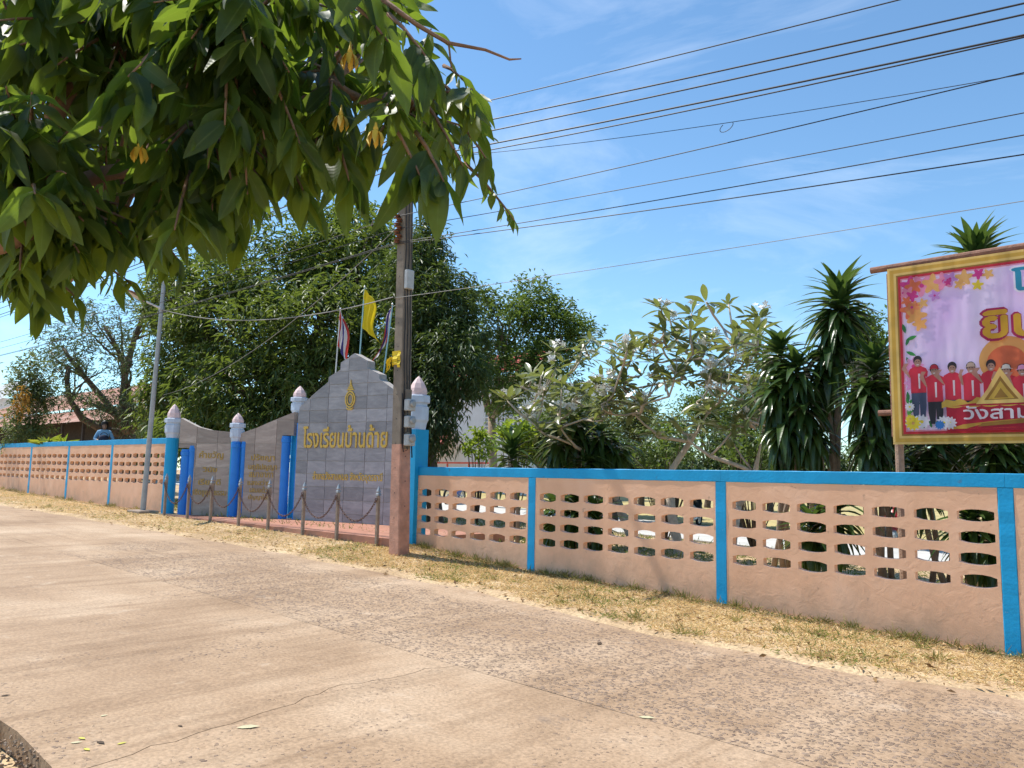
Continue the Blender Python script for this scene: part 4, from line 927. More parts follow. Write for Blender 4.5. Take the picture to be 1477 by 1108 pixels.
    for px, py, r, mt, cn in ((1308, 621, .085, 'print_white', 'yellow_p'), (1332, 609, .08, 'print_white', 'yellow_p'), (1319, 621, .08, 'yellow_p', 'amber'), (1372, 611, .07, 'print_white', 'yellow_p'), (1364, 622, .075, 'print_white', 'yellow_p'), (1304, 605, .05, 'yellow_p', 'amber'), (1358, 614, .05, 'blue_p', None), (1305, 588, .05, 'print_white', 'yellow_p')):
        x, z = P(px, py); flower(max(x, xi+r), max(z, zi0+r), r, mt, 11, .16, cn)
    # headline: gold letters with dark red outline; upper line blue
    xh = P(1420, 490)[0]; z0_, z1_ = P(1422, 491)[1], P(1422, 444)[1]
    lay[0] += .0004
    text_mesh('lettering', 'ยินดีต้อนรับ', fn, (xh-.03, xh+2.45, z0_-.03, z1_+.03), PM['outline_red'], cl, .001, .06, 64, lay[0])
    text_mesh('lettering', 'ยินดีต้อนรับ', fn, (xh, xh+2.42, z0_, z1_), PM['gold_bright'], cl, .002, .028, 64, lay[0]+.0006)
    xt = P(1462, 421)[0]; z0_, z1_ = P(1468, 422)[1], P(1468, 388)[1]
    text_mesh('lettering', 'โรงเรียน', fn, (xt-.02, xt+1.3, z0_-.02, z1_+.02), PM['print_white'], cl, .001, .07, 64, lay[0]); text_mesh('lettering', 'โรงเรียน', fn, (xt, xt+1.28, z0_, z1_), PM['teal'], cl, .002, .035, 64, lay[0]+.0006)
    # timber frame behind
    r = .045
    zT = float(on_y(1262, 389, BY+.06)[2]); zM = float(on_y(1262, 596, BY+.06)[2])
    MB().tube([(x0-.23, BY+.09, zT), (x0+2, BY+.085, zT+.03), (x1+.2, BY+.09, zT+.02)], .042, 10).build('top_rail', M_wood, root)
    MB().tube([(x0-.19, BY+.09, zM), (x1+.2, BY+.09, zM)], .038, 10).build('middle_rail', M_wood, root)
    for k, x in enumerate((x0+.03, x0+2.3, x1-.05)): MB().tube([(x, BY+.17, zroad(x)-.1), (x-.01, BY+.17, 2.2), (x-.03, BY+.17, zt+.06)], [.055, .05, .045], 10).build('upright', M_wood2, root)
    MB().tube([(x0-.012, BY+.05, zb+.1), (x0-.012, BY+.05, zt-.05)], .018, 8).build('edge_batten', M_wood, root)
def pm(name, col, rough=.45, gloss=False):
    m, nt, N, L, p, out = new_mat('print_'+name); tc = N('ShaderNodeTexCoord'); n = N('ShaderNodeTexNoise'); n.inputs['Scale'].default_value = 3.5; n.inputs['Detail'].default_value = 3; L(tc.outputs['Object'], n.inputs['Vector'])
    c = np.array(col); r = ramp(N, [(.3, tuple(c*.85)), (.7, tuple(np.minimum(1, c*1.12)))]); L(n.outputs['Fac'], r.inputs[0]); L(r.outputs[0], p.inputs['Base Color']); p.inputs['Roughness'].default_value = rough
    if name == 'lilac': r.color_ramp.elements[0].color = (.78, .50, .86, 1); r.color_ramp.elements[1].color = (.93, .80, .96, 1); n.inputs['Scale'].default_value = 1.2
    mp = N('ShaderNodeMapping'); mp.inputs['Rotation'].default_value = (0, radians(-52), 0); mp.inputs['Scale'].default_value = (2.0, 1, .4); L(tc.outputs['Object'], mp.inputs[0])
    n2 = N('ShaderNodeTexNoise'); n2.inputs['Scale'].default_value = 1.5; n2.inputs['Detail'].default_value = 2; L(mp.outputs[0], n2.inputs['Vector'])
    b = N('ShaderNodeBump'); b.inputs['Strength'].default_value = .7; b.inputs['Distance'].default_value = .1; L(n2.outputs['Fac'], b.inputs['Height']); L(b.outputs[0], p.inputs['Normal'])
    t = N('ShaderNodeBsdfTranslucent'); L(r.outputs[0], t.inputs[0]); ms = N('ShaderNodeMixShader'); ms.inputs[0].default_value = .42; L(p.outputs[0], ms.inputs[1]); L(t.outputs[0], ms.inputs[2]); L(ms.outputs[0], out.inputs[0])
    return m
PM = {k: pm(k, c) for k, c in dict(lilac=(.90, .70, .94), gold_l=(.86, .64, .2), gold_m=(.7, .45, .07), gold_d=(.36, .19, .03), red=(.6, .03, .05), pink_line=(.75, .3, .4), magenta=(.68, .05, .28), fl_pink=(.8, .3, .45), fl_pink2=(.78, .35, .6), orange=(.8, .2, .08), fl_orange=(.8, .3, .12), amber=(.78, .46, .15), amber_o=(.8, .42, .12), fl_lilac=(.6, .3, .65), yellow_p=(.85, .68, .05), green=(.05, .3, .06), green_d=(.03, .19, .05), green_l=(.12, .4, .08), shirt_red=(.62, .03, .06), label_red=(.5, .012, .04), print_white=(.82, .8, .84), skin_p=(.5, .27, .2), hair_p=(.03, .022, .025), jeans=(.06, .08, .14), trousers_p=(.02, .02, .03), hat_p=(.7, .5, .4), hat_w=(.75, .68, .62), outline_red=(.36, .01, .08), gold_bright=(.72, .43, .03), teal=(.03, .3, .45), blue_p=(.04, .22, .6)).items()}
build_banner()
# ------------------------------------------------------------------ vegetation helpers
def nrm(a): return a/(np.linalg.norm(a, axis=-1, keepdims=True)+1e-9)
def leaf_cloud(name, Bp, D, L, Wd, mat, parent, up=None, fold=.25, droop=.15, kind=None, rnd=None):
    """many simple leaves (two folded triangles pairs each) as one mesh; arrays in world coordinates"""
    n = len(Bp); D = nrm(D); up = np.tile([0, 0, 1.], (n, 1)) if up is None else up
    S = nrm(np.cross(D, up+RNG.normal(0, .35, (n, 3)))); Nn = nrm(np.cross(S, D))
    L = L[:, None]; Wd = Wd[:, None]; mid = Bp+D*L*.48; tip = Bp+D*L-np.array([0, 0, 1.])*L*droop
    V = np.stack([Bp, mid+S*Wd*.5+Nn*Wd*fold, tip, mid-S*Wd*.5+Nn*Wd*fold], 1).reshape(-1, 3)-OFF[parent.name]
    me = bpy.data.meshes.new(name); i = np.arange(n)[:, None]*4
    T = np.concatenate([i+[0, 1, 2], i+[0, 2, 3]], 1).reshape(-1, 3)
    me.vertices.add(len(V)); me.vertices.foreach_set('co', V.ravel()); me.loops.add(T.size); me.loops.foreach_set('vertex_index', T.ravel().astype(np.int32))
    me.polygons.add(len(T)); me.polygons.foreach_set('loop_start', np.arange(0, T.size, 3, dtype=np.int32)); me.update(calc_edges=True)
    r = RNG.random(n) if rnd is None else np.clip(rnd+RNG.normal(0, .15, n), 0, 1)
    a = me.attributes.new('rnd', 'FLOAT', 'POINT'); a.data.foreach_set('value', np.repeat(r, 4))
    o = link_mesh(name, me, mat, parent)
    if kind: o['kind'] = kind
    return o
def rand_dirs(n): return nrm(RNG.normal(0, 1, (n, 3)))
def limb_path(a, b, n=6, wig=.15, sag=0.0):
    a, b = np.array(a, float), np.array(b, float); ln = np.linalg.norm(b-a); P = []
    w1 = RNG.normal(0, wig*ln*.25, 3); w2 = RNG.normal(0, wig*ln*.15, 3)
    for i in range(n+1):
        t = i/n; P.append(a*(1-t)+b*t+w1*sin(pi*t)+w2*sin(2*pi*t)+np.array([0, 0, -sag*4*t*(1-t)]))
    return P
def tree(name, label, base, trunk_h, lobes, leaf, mat, bark, n_tips, per_tip, trunk_r=.2, spread=.35, droop=.5, shell=.55, group=None, cut=None):
    """lobes: list of (centre, radii). Tips sit in the outer shell of the lobes; leaves hang in whorls round each tip."""
    base = np.array(base, float); root = thing(name, label, 'tree', tuple(base), group)
    fork = base+np.array([RNG.normal(0, .15), RNG.normal(0, .15), trunk_h]); mb = MB()
    mb.tube([base-(0, 0, .3), base+(0, 0, .15), base*.5+fork*.5+RNG.normal(0, .06, 3), fork], [trunk_r*1.5, trunk_r*1.1, trunk_r*.95, trunk_r*.85], 9)
    tips = []; w = np.array([r[0]*r[1]*r[2] for _, r in lobes])**.67; w = w/w.sum(); tone = []
    for li, (c, r) in enumerate(lobes):
        c = np.array(c); r = np.array(r); k = max(3, int(n_tips*w[li])); d = rand_dirs(k); rad = shell+(1-shell)*RNG.random(k)**.6
        lump = 1+.16*np.sin(d[:, 0]*5+li)+.14*np.sin(d[:, 1]*6+2*li)*np.cos(d[:, 2]*5)
        P = c+d*r*(rad*lump)[:, None]; tips.append(P); tone.append(np.full(k, RNG.uniform(.25, .75)))
        lp = limb_path(fork, c, 5, .35); mb.tube(lp, np.linspace(trunk_r*.55, trunk_r*.18, len(lp)), 7)
        for j in range(5):
            q = P[RNG.integers(k)]; lp2 = limb_path(lp[3], q, 4, .3); mb.tube(lp2, np.linspace(trunk_r*.16, .012, len(lp2)), 5)
    mb.build('trunk', bark, root, True)
    P = np.concatenate(tips); tone = np.concatenate(tone)
    if cut is not None: k = np.array([cut(p) for p in P]); P = P[k]; tone = tone[k]
    m = len(P)*per_tip; Bp = np.repeat(P, per_tip, 0)+RNG.normal(0, spread*.35, (m, 3)); D = rand_dirs(m)*np.array([1, 1, .6])+np.array([0, 0, -droop])
    cen = base+(0, 0, trunk_h+1); D += nrm(np.repeat(P, per_tip, 0)-cen)*.5
    L = leaf[0]*RNG.uniform(.65, 1.2, m); leaf_cloud('crown', Bp, D, L, L*leaf[1], mat, root, rnd=np.repeat(tone, per_tip))
    return root
LM_mango = leaf_mat('mango_leaf', (.036, .072, .020), (.115, .17, .046), (.30, .40, .05), .28, .5)
LM_mid = leaf_mat('mid_leaf', (.045, .09, .018), (.125, .19, .042), (.25, .36, .05), .3, .5)
LM_feather = leaf_mat('feathery_leaf', (.03, .062, .022), (.085, .135, .045), (.2, .28, .04), .25, .5)
LM_pale = leaf_mat('pale_leaf', (.06, .095, .03), (.15, .19, .07), (.28, .34, .08), .3, .5)
LM_thin = leaf_mat('narrow_leaf', (.03, .06, .025), (.08, .115, .05), (.18, .25, .06), .25, .5)
LM_shrub = leaf_mat('bright_shrub_leaf', (.08, .17, .015), (.22, .34, .03), (.45, .58, .05), .4, .45)
LM_orange = leaf_mat('orange_leaf', (.35, .16, .02), (.5, .28, .05), (.6, .35, .05), .3, .6)

def lobes_px(specs):
    """(px, py, forward depth, radius px x, radius px y) -> lobes"""
    out = []
    for px, py, d, rx, ry in specs: k = d/F; out.append((at(px, py, d), (rx*k, rx*k*.95, ry*k)))
    return out
def base_px(px, d):
    P = at(px, 680, d); return (P[0], P[1], zground(P[0], P[1]))
# big mango behind the sign
tree('mango_tree', 'broad dark green mango tree towering behind the tall sign', base_px(455, 27), 2.6,
     lobes_px([(330, 470, 27, 95, 85), (420, 400, 27, 100, 70), (500, 380, 27, 100, 80), (455, 470, 25, 120, 80), (350, 560, 25, 90, 65), (470, 555, 24.5, 100, 60), (560, 470, 26, 90, 80), (270, 520, 28, 55, 90), (240, 580, 28, 45, 70), (300, 410, 28, 75, 50), (510, 335, 27.5, 55, 45), (250, 440, 29, 50, 45), (400, 610, 25.5, 110, 45), (300, 620, 26, 80, 40)]),
     (.31, .25), LM_mango, M_bark, 4600, 11, .32, .42, .55, .4)
tree('feathery_tree', 'dark tree with hanging feathery foliage behind the utility pole', base_px(630, 21), 2.2,
     lobes_px([(600, 400, 22, 55, 60), (640, 450, 21, 55, 60), (655, 530, 20, 55, 65), (600, 520, 21, 55, 80), (625, 610, 19.5, 30, 50), (680, 500, 21, 26, 36), (615, 350, 22.5, 28, 30), (575, 600, 21, 50, 60)]),
     (.22, .22), LM_feather, M_bark, 2200, 13, .2, .32, .75, .45)
tree('shade_tree', 'lighter green round tree between the utility pole and the frangipani', base_px(712, 30), 3.4,
     lobes_px([(730, 470, 30, 50, 45), (765, 440, 31, 45, 38), (800, 470, 30.5, 50, 40), (740, 530, 29.5, 55, 45), (840, 480, 31, 30, 22), (728, 575, 29, 30, 28), (790, 520, 30, 55, 40), (700, 430, 30, 22, 18), (692, 530, 29, 24, 28)]),
     (.22, .35), LM_mid, M_bark_grey, 950, 14, .17, .36, .3, .3)
tree('thin_tree', 'open dark branched tree in front of the rusty roof at left', base_px(185, 33), 2.2,
     lobes_px([(150, 470, 33, 70, 45), (100, 530, 32, 55, 35), (190, 520, 32, 45, 50), (140, 580, 31, 70, 28), (205, 590, 32, 40, 45), (90, 500, 33, 45, 30), (215, 440, 33, 40, 40)]),
     (.24, .2), LM_thin, M_bark, 620, 11, .34, .4, .5, .15)
tree('young_tree', 'slender pale green tree with orange leaves in front of the house, far left', base_px(45, 30), 1.6,
     lobes_px([(40, 545, 30, 30, 35), (45, 590, 30, 42, 38), (35, 625, 29.5, 36, 25), (60, 565, 30, 25, 28)]), (.16, .42), LM_pale, M_bark_grey, 420, 12, .09, .28, .3, .2)
y = bpy.data.objects['young_tree']; Pn = np.repeat(at(33, 577, 29)+RNG.normal(0, .16, (26, 3))*[1, 1, 1.6], 8, 0)+RNG.normal(0, .1, (208, 3)); L_ = np.full(208, .16)
leaf_cloud('orange_leaves', Pn, rand_dirs(208)-[0, 0, .8], L_, L_*.4, LM_orange, y)
# low trees and shrubs closing the view behind the frangipani
bg = [('lighter roadside tree behind the left frangipani', 835, 600, 34, 60, 55), ('small round tree behind the middle frangipani', 925, 600, 36, 60, 50), ('bushy tree behind the right frangipani', 1020, 590, 37, 65, 55), ('bushy tree behind the dark dracaena clump', 1110, 575, 36, 60, 60), ('pale tree just left of the banner, behind the tall dracaena', 1250, 510, 27, 55, 80), ('large tree hidden behind the banner', 1390, 520, 28, 110, 90), ('low tree right of the white building', 770, 630, 33, 40, 40), ('tree right behind the mango, showing at the far left of it', 235, 640, 40, 60, 50), ('low dark bush behind the leftmost frangipani trunk', 885, 655, 25, 55, 42), ('low dark bush behind the middle frangipani trunk', 970, 655, 26, 60, 45), ('low dark bush behind the right frangipani trunks', 1065, 650, 25, 60, 48), ('low dark bush behind the dracaena clump', 1170, 655, 24, 65, 50), ('low dark bush under the left end of the banner', 1310, 665, 21, 70, 45), ('low dark bush under the right part of the banner', 1440, 665, 21, 80, 45)]
for lb, px, py, d, rx, ry in bg:
    lob = [(px+RNG.uniform(-.5, .5)*rx, py+RNG.uniform(-.45, .6)*ry, d+RNG.uniform(-1, 1), rx*.6, ry*.6) for _ in range(6)]
    tree('background_tree', lb, base_px(px, d), 1.5, lobes_px(lob), (.2, .4), LM_feather if 'dark bush' in lb else [LM_mid, LM_pale][px % 2], M_bark, 420, 12, .14, .4, .3, .2, 'trees behind the school garden')

# ------------------------------------------------------------------ detailed leaves placed one by one
def leaf_mesh(name, mat, prof, segs, curl, fold, wave=0.0, seed=0):
    """unit leaf along +Y, upper side +Z; prof(t)=half width"""
    rr = random.Random(seed); V = []; A = []; K = (-1, -.5, 0, .5, 1)
    for i in range(segs+1):
        t = i/segs; w = prof(t); z = -curl*t*t; ph = rr.uniform(-.3, .3)
        for k in K:
            V.append((k*w, t*(1-.15*curl*t), z+fold*w*abs(k)**1.3+wave*sin(t*11+k*2+ph)*abs(k)*w)); A.append(k)
    n = len(K); Fc = [(i*n+k, i*n+k+1, i*n+n+k+1, i*n+n+k) for i in range(segs) for k in range(n-1)]
    me = bpy.data.meshes.new(name); me.from_pydata(V, [], Fc); me.polygons.foreach_set('use_smooth', [True]*len(me.polygons))
    a = me.attributes.new('across', 'FLOAT', 'POINT'); a.data.foreach_set('value', A); r = me.attributes.new('rnd', 'FLOAT', 'POINT'); r.data.foreach_set('value', [.5]*len(A)); me.materials.append(mat); return me
def frame(p, d, up, L, wid=1.0, roll=0.0):
    d = Vector(d).normalized(); s = d.cross(Vector(up))
    if s.length < 1e-3: s = d.cross(Vector((1, 0, 0.1)))
    s.normalize(); n = s.cross(d)
    if roll: q = Matrix.Rotation(roll, 3, d); s = q @ s; n = q @ n
    M = Matrix((( s.x*L*wid, d.x*L, n.x*L, p[0]), (s.y*L*wid, d.y*L, n.y*L, p[1]), (s.z*L*wid, d.z*L, n.z*L, p[2]), (0, 0, 0, 1))); return M
def place_leaves(root, mats, meshes, stuff_mesh_mat, part='leaf', limit=300):
    """the ones nearest the camera as single leaf objects, the rest joined"""
    off = Vector(OFF[root.name]); items = []
    for M in mats:
        p = np.array(M.translation); q = proj(p); vis = q[2] > .2 and -60 < q[0] < 1540 and -60 < q[1] < 1170
        items.append((np.linalg.norm(p-EYE)/max(1e-6, M.col[1].length)+(0 if vis else 1e3), len(items), M))
    items.sort(key=lambda a: a[0]); T = Matrix.Translation(-off)
    for i, (_, k, M) in enumerate(items[:limit]):
        o = bpy.data.objects.new(part, meshes[k % len(meshes)]); COL.objects.link(o); o.parent = root; o.matrix_basis = T @ M
    rest = items[limit:]
    if rest:
        Vs, Fs, R, A, n0 = [], [], [], [], 0
        cache = []
        for me in meshes:
            co = np.empty(len(me.vertices)*3); me.vertices.foreach_get('co', co); ac = np.empty(len(me.vertices)); me.attributes['across'].data.foreach_get('value', ac)
            cache.append((co.reshape(-1, 3), np.array([p.vertices[:] for p in me.polygons]), ac))
        for _, k, M in rest:
            co, f, ac = cache[k % len(meshes)]; m = np.array(T @ M); Vs.append(co @ m[:3, :3].T+m[:3, 3]); Fs.append(f+n0); n0 += len(co); A.append(ac); R.append(np.full(len(co), RNG.random()))
        V = np.concatenate(Vs); Fq = np.concatenate(Fs); me = bpy.data.meshes.new('leaves'); me.vertices.add(len(V)); me.vertices.foreach_set('co', V.ravel())
        me.loops.add(Fq.size); me.loops.foreach_set('vertex_index', Fq.ravel().astype(np.int32)); me.polygons.add(len(Fq)); me.polygons.foreach_set('loop_start', np.arange(0, Fq.size, 4, dtype=np.int32)); me.update(calc_edges=True)
        me.polygons.foreach_set('use_smooth', [True]*len(me.polygons))
        for nm, arr in (('rnd', np.concatenate(R)), ('across', np.concatenate(A))): a = me.attributes.new(nm, 'FLOAT', 'POINT'); a.data.foreach_set('value', arr)
        o = link_mesh('foliage', me, stuff_mesh_mat, root); o['kind'] = 'stuff'

# ------------------------------------------------------------------ frangipani
FG = dict(dark=(.12, .15, .06), light=(.25, .27, .13), trans=(.36, .42, .08), tfac=.28, rough=.32, rib=(.2, .24, .1))
LM_fr = leaf_mat('frangipani_leaf', obj_rnd=True, **FG); LM_fr2 = leaf_mat('frangipani_leaf_far', obj_rnd=False, **FG)
fr_prof = lambda t: .17*(sin(pi*min(1, t**.85))**.75)*(.55+.6*t) if t < .995 else .01
FRM = [leaf_mesh('frangipani_leaf', LM_fr, fr_prof, 7, c, .25, .1, i) for i, c in enumerate((.12, .3, .05, .22))]
M_petal = simple('white_petal', (.85, .83, .78), .5, .05, 10)
def petal_flower():
    mb = MB()
    for k in range(5):
        a = 2*pi*k/5; c, s = cos(a), sin(a); P = [(0, 0, 0), (.5, -.28, .2), (.95, -.12, .3), (1, .2, .26), (.55, .34, .2)]
        mb.add([(x*c-y*s, x*s+y*c, z) for x, y, z in P], [(0, 1, 2, 3, 4)])
    me = bpy.data.meshes.new('blossom'); me.from_pydata(mb.v, [], mb.f); me.materials.append(M_petal); return me
ME_bl = petal_flower()
M_bark_pale = simple('bark_pale', (.52, .43, .34), .85, .2, 8, .6, 25, dirt=(.34, .27, .2), dscale=5)
def frangipani(label, px, d, tops, seed, first):
    rs = np.random.default_rng(seed); b = np.array(base_px(px, d)); root = thing('frangipani_tree', label, 'tree', tuple(b), 'frangipani trees behind the wall')
    mb = MB(); leaves = []; blooms = []
    # candidate branch targets
    T = [at(x, y, d+rs.uniform(-1.2, 1.2)) for x, y in tops]
    f0 = b+np.array(first); mb.tube([b-(0, 0, .2), b+(0, 0, .1), b*.5+f0*.5+rs.normal(0, .05, 3), f0], [.15, .11, .10, .095], 9)
    nodes = [(f0, .09)]
    T.sort(key=lambda p: np.linalg.norm(p-f0))
    for t in T:
        best = min(nodes, key=lambda n: np.linalg.norm(n[0]-t)+ (0 if n[0][2] < t[2] else 1.5)); a, r = best
        mid = a*.45+t*.55+np.array([0, 0, -.12])+rs.normal(0, .1, 3); r1 = max(.02, r*.72)
        mb.tube([a, a*.75+mid*.25+rs.normal(0, .03, 3), mid, mid*.4+t*.6+(0, 0, -.04), t], [r*.85, r1, r1*.92, .022, .02], 7)
        nodes += [(mid, r1*.9), (t, .03)]
        for q in [t]+[mid+rs.normal(0, .28, 3)+(0, 0, .2) for _ in range(1)]:
            if q is not t: mb.tube([mid, mid*.5+q*.5+(0, 0, -.03), q], [.026, .02, .016], 6)
            n = rs.integers(7, 12); a0 = rs.uniform(0, 6)
            for k in range(n):
                az = a0+k*2.4; el = rs.uniform(-.5, 1.0); L = rs.uniform(.28, .48); dd = np.array([cos(az)*cos(el), sin(az)*cos(el), sin(el)])
                leaves.append(frame(q+dd*.03-(0, 0, .04*rs.random()), dd, (0, 0, 1), L, 1.0, rs.uniform(-.5, .5)))
            if rs.random() < .4:
                st = q+np.array([rs.normal(0, .06), rs.normal(0, .06), rs.uniform(.12, .26)]); mb.tube([q, st], .008, 5)
                for k in range(12): blooms.append((st+rs.normal(0, .07, 3)*(1, 1, .7), rs.uniform(.06, .085)))
    mb.build('trunk', M_bark_pale, root, True)
    place_leaves(root, leaves, FRM, LM_fr2)
    for p, s in blooms:
        o = bpy.data.objects.new('blossom', ME_bl); COL.objects.link(o); o.parent = root; o.location = p-b; o.scale = (s, s, s); o.rotation_euler = (rs.uniform(-.9, .9), rs.uniform(-.9, .9), rs.uniform(0, 6))
rsx = np.random.default_rng(4)
def scatter(poly_pts, n, jit): return [(x+rsx.normal(0, jit), y+rsx.normal(0, jit)) for x, y in poly_pts for _ in range(n)]
frangipani('frangipani tree leaning left over the wall, leftmost of the three', 915, 17.5, scatter([(760, 560), (790, 540), (830, 545), (800, 590), (850, 580), (770, 610), (870, 610), (840, 520), (880, 540), (820, 620)], 2, 14), 21, (-.5, .1, 1.0))
frangipani('tallest frangipani tree with white blossom clusters, centre of the garden', 979, 16.5, scatter([(945, 490), (915, 515), (890, 505), (990, 495), (1015, 475), (960, 535), (900, 550), (1000, 540), (930, 570), (880, 590), (1030, 510), (975, 465), (940, 600), (1005, 590)], 2, 14), 22, (-.25, .05, 1.6))
frangipani('frangipani tree with gnarled pale branches beside the dark dracaena clump', 1052, 15.5, scatter([(1060, 480), (1090, 500), (1040, 530), (1110, 520), (1075, 560), (1020, 560), (1100, 590), (1050, 600), (1130, 560), (1085, 470), (1030, 470), (1000, 610)], 2, 13), 23, (.1, .1, 1.1))

# ------------------------------------------------------------------ dracaenas
DG = dict(dark=(.022, .06, .014), light=(.065, .12, .03), trans=(.2, .32, .05), tfac=.22, rough=.3, rib=(.07, .12, .035))
LM_dr = leaf_mat('dracaena_leaf', obj_rnd=True, **DG); LM_dr2 = leaf_mat('dracaena_leaf_far', obj_rnd=False, **DG)
dr_prof = lambda t: .098*(min(1, (t+.06)*3.2)**.6)*max(.02, (1-t**2.6))
DRM = [leaf_mesh('dracaena_leaf', LM_dr, dr_prof, 8, c, .35, .12, i) for i, c in enumerate((.3, .55, .75, .45))]
def rosette(leaves, c, n, L, el0, el1, rs, lean=(0, 0, 1)):
    n = int(n*1.9)
    for k in range(n):
        t = (k+.5)/n; az = k*2.39996+rs.uniform(-.2, .2); el = lerp(el1, el0, t)+rs.uniform(-.12, .12); d = np.array([cos(az)*cos(el), sin(az)*cos(el), sin(el)])
        leaves.append(frame(c+np.array([0, 0, (.5-t)*.75*L])+d*.02, d, (0, 0, 1), L*rs.uniform(.75, 1.1), rs.uniform(.9, 1.25)))
def dracaena(label, base, heads, seed, group='dracaena plants behind the wall', limit=300, stem=.05):
    rs = np.random.default_rng(seed); b = np.array(base, float); root = thing('dracaena', label, 'plant', tuple(b), group); mb = MB(); leaves = []
    for c, n, L, el0, el1 in heads:
        c = np.array(c); lo = b+np.array([rs.normal(0, .12), rs.normal(0, .12), -.1]); P = [lo, lo*.6+c*.4+rs.normal(0, .08, 3)*(1, 1, 0), lo*.25+c*.75+rs.normal(0, .05, 3)*(1, 1, 0), c]
        mb.tube(P, [stem, stem*.85, stem*.75, stem*.6], 7); rosette(leaves, c, n, L, el0, el1, rs)
    mb.build('stem', M_bark_grey, root, True); place_leaves(root, leaves, DRM, LM_dr2, limit=limit)
d1 = 12.6
def H(px, py, d, n, L, e0, e1): return (at(px, py, d), n, L, e0, e1)
dracaena('tall dracaena with a crown of strap leaves, just left of the banner', base_px(1200, d1), [H(1212, 450, d1, 70, .66, -.95, 1.45), H(1208, 470, d1, 44, .66, -1.2, .3), H(1196, 520, d1, 40, .62, -1.2, .1), H(1190, 560, d1+.2, 30, .55, -1.3, -.3)], 31)
dracaena('dark dense dracaena clump with drooping leaves between frangipani and tall dracaena', base_px(1140, 13.0), [H(1125, 520, 13, 46, .62, -1.1, 1.2), H(1150, 545, 12.6, 46, .62, -1.2, .9), H(1120, 575, 12.7, 44, .6, -1.3, .4), H(1160, 600, 12.5, 46, .62, -1.35, .2), H(1130, 630, 12.5, 44, .6, -1.35, 0), H(1172, 640, 12.4, 40, .55, -1.35, 0)], 32)
dracaena('dracaena with pale glossy leaves close against the left edge of the banner', base_px(1262, 12.0), [H(1262, 545, 12, 50, .62, -1.0, 1.2), H(1248, 580, 11.8, 44, .6, -1.2, .6), H(1275, 610, 11.8, 44, .6, -1.25, .3), H(1255, 645, 11.7, 40, .55, -1.3, .2)], 33)
dracaena('dracaena crown rising above the top edge of the banner', base_px(1408, 13.5), [H(1408, 392, 13.5, 70, .75, -.6, 1.35), H(1408, 420, 13.5, 40, .7, -1.1, .3)], 34)
dracaena('dracaena showing under the banner, beside its timber upright', base_px(1345, 11.8), [H(1340, 650, 11.8, 50, .62, -1.25, .9), H(1370, 640, 12.2, 50, .62, -1.25, .8), H(1320, 690, 11.6, 40, .6, -1.2, .6)], 35)
dracaena('dracaena under the banner at the right edge of the picture', base_px(1440, 11.4), [H(1430, 650, 11.4, 50, .64, -1.25, .9), H(1465, 645, 11.6, 50, .64, -1.25, .8), H(1450, 700, 11.2, 46, .6, -1.2, .6)], 36)
dracaena('dark dracaena clump under the leftmost frangipani', base_px(855, 18), [H(830, 620, 18, 46, .75, -1.2, .7), H(865, 640, 18, 46, .75, -1.25, .6), H(805, 645, 18, 40, .7, -1.25, .6), H(890, 655, 18, 40, .7, -1.25, .5), H(845, 680, 17.6, 40, .7, -1.2, .5)], 37)
dracaena('small upright dracaena above the cap of the first perforated bay', base_px(738, 16), [H(738, 662, 16, 34, .7, -.4, 1.3)], 38)
dracaena('dracaena seen low through the openings of the third bay', base_px(1200, 11.2), [H(1205, 745, 11.2, 46, .6, -1.0, 1.2), H(1170, 770, 11.2, 36, .55, -1.0, 1.1)], 39)
dracaena('dracaena seen low through the openings of the second bay', base_px(830, 14), [H(830, 735, 14, 44, .65, -1.0, 1.2), H(800, 745, 14, 36, .6, -1.0, 1.1), H(860, 760, 14, 36, .6, -1.0, 1.1)], 40)
dracaena('dracaena seen low through the openings beside the last blue post', base_px(1400, 10.6), [H(1400, 760, 10.6, 50, .6, -1.0, 1.2), H(1430, 790, 10.5, 36, .55, -1.0, 1.1)], 41)
# bright shrub and yellow-green plants
def shrub(name, label, px, py, d, r, n, mat, L, w, group=None, up=.3):
    b = np.array(base_px(px, d)); root = thing(name, label, 'plant', tuple(b), group); c = at(px, py, d); mb = MB()
    T = c+rand_dirs(n)*r*RNG.random((n, 1))**.4*np.array([1, 1, .9])
    for t in T[::4]: mb.tube([b, b*.5+t*.5+RNG.normal(0, .05, 3), t], [.018, .012, .006], 5)
    mb.build('stem', M_bark, root, True); m = n*9; D = rand_dirs(m)+np.array([0, 0, up]); LL = L*RNG.uniform(.6, 1.2, m)
    leaf_cloud('foliage', np.repeat(T, 9, 0)+RNG.normal(0, .04, (m, 3)), D, LL, LL*w, mat, root)
shrub('leafy_shrub', 'bright lime green shrub behind the first perforated bay', 742, 632, 17, .42, 60, LM_shrub, .17, .6)
shrub('leafy_shrub', 'small lime green shrub beside the white building', 690, 640, 22, .5, 50, LM_shrub, .17, .5)
shrub('leafy_shrub', 'olive green shrub low among the frangipani trunks', 960, 650, 18.5, .8, 110, LM_mid, .16, .45)
shrub('leafy_shrub', 'olive green shrub right of the frangipani trunks', 1085, 655, 17.5, .8, 110, LM_mid, .16, .45)
LM_yel = leaf_mat('yellow_strap_leaf', (.2, .27, .03), (.42, .45, .06), (.5, .55, .05), .35, .4)
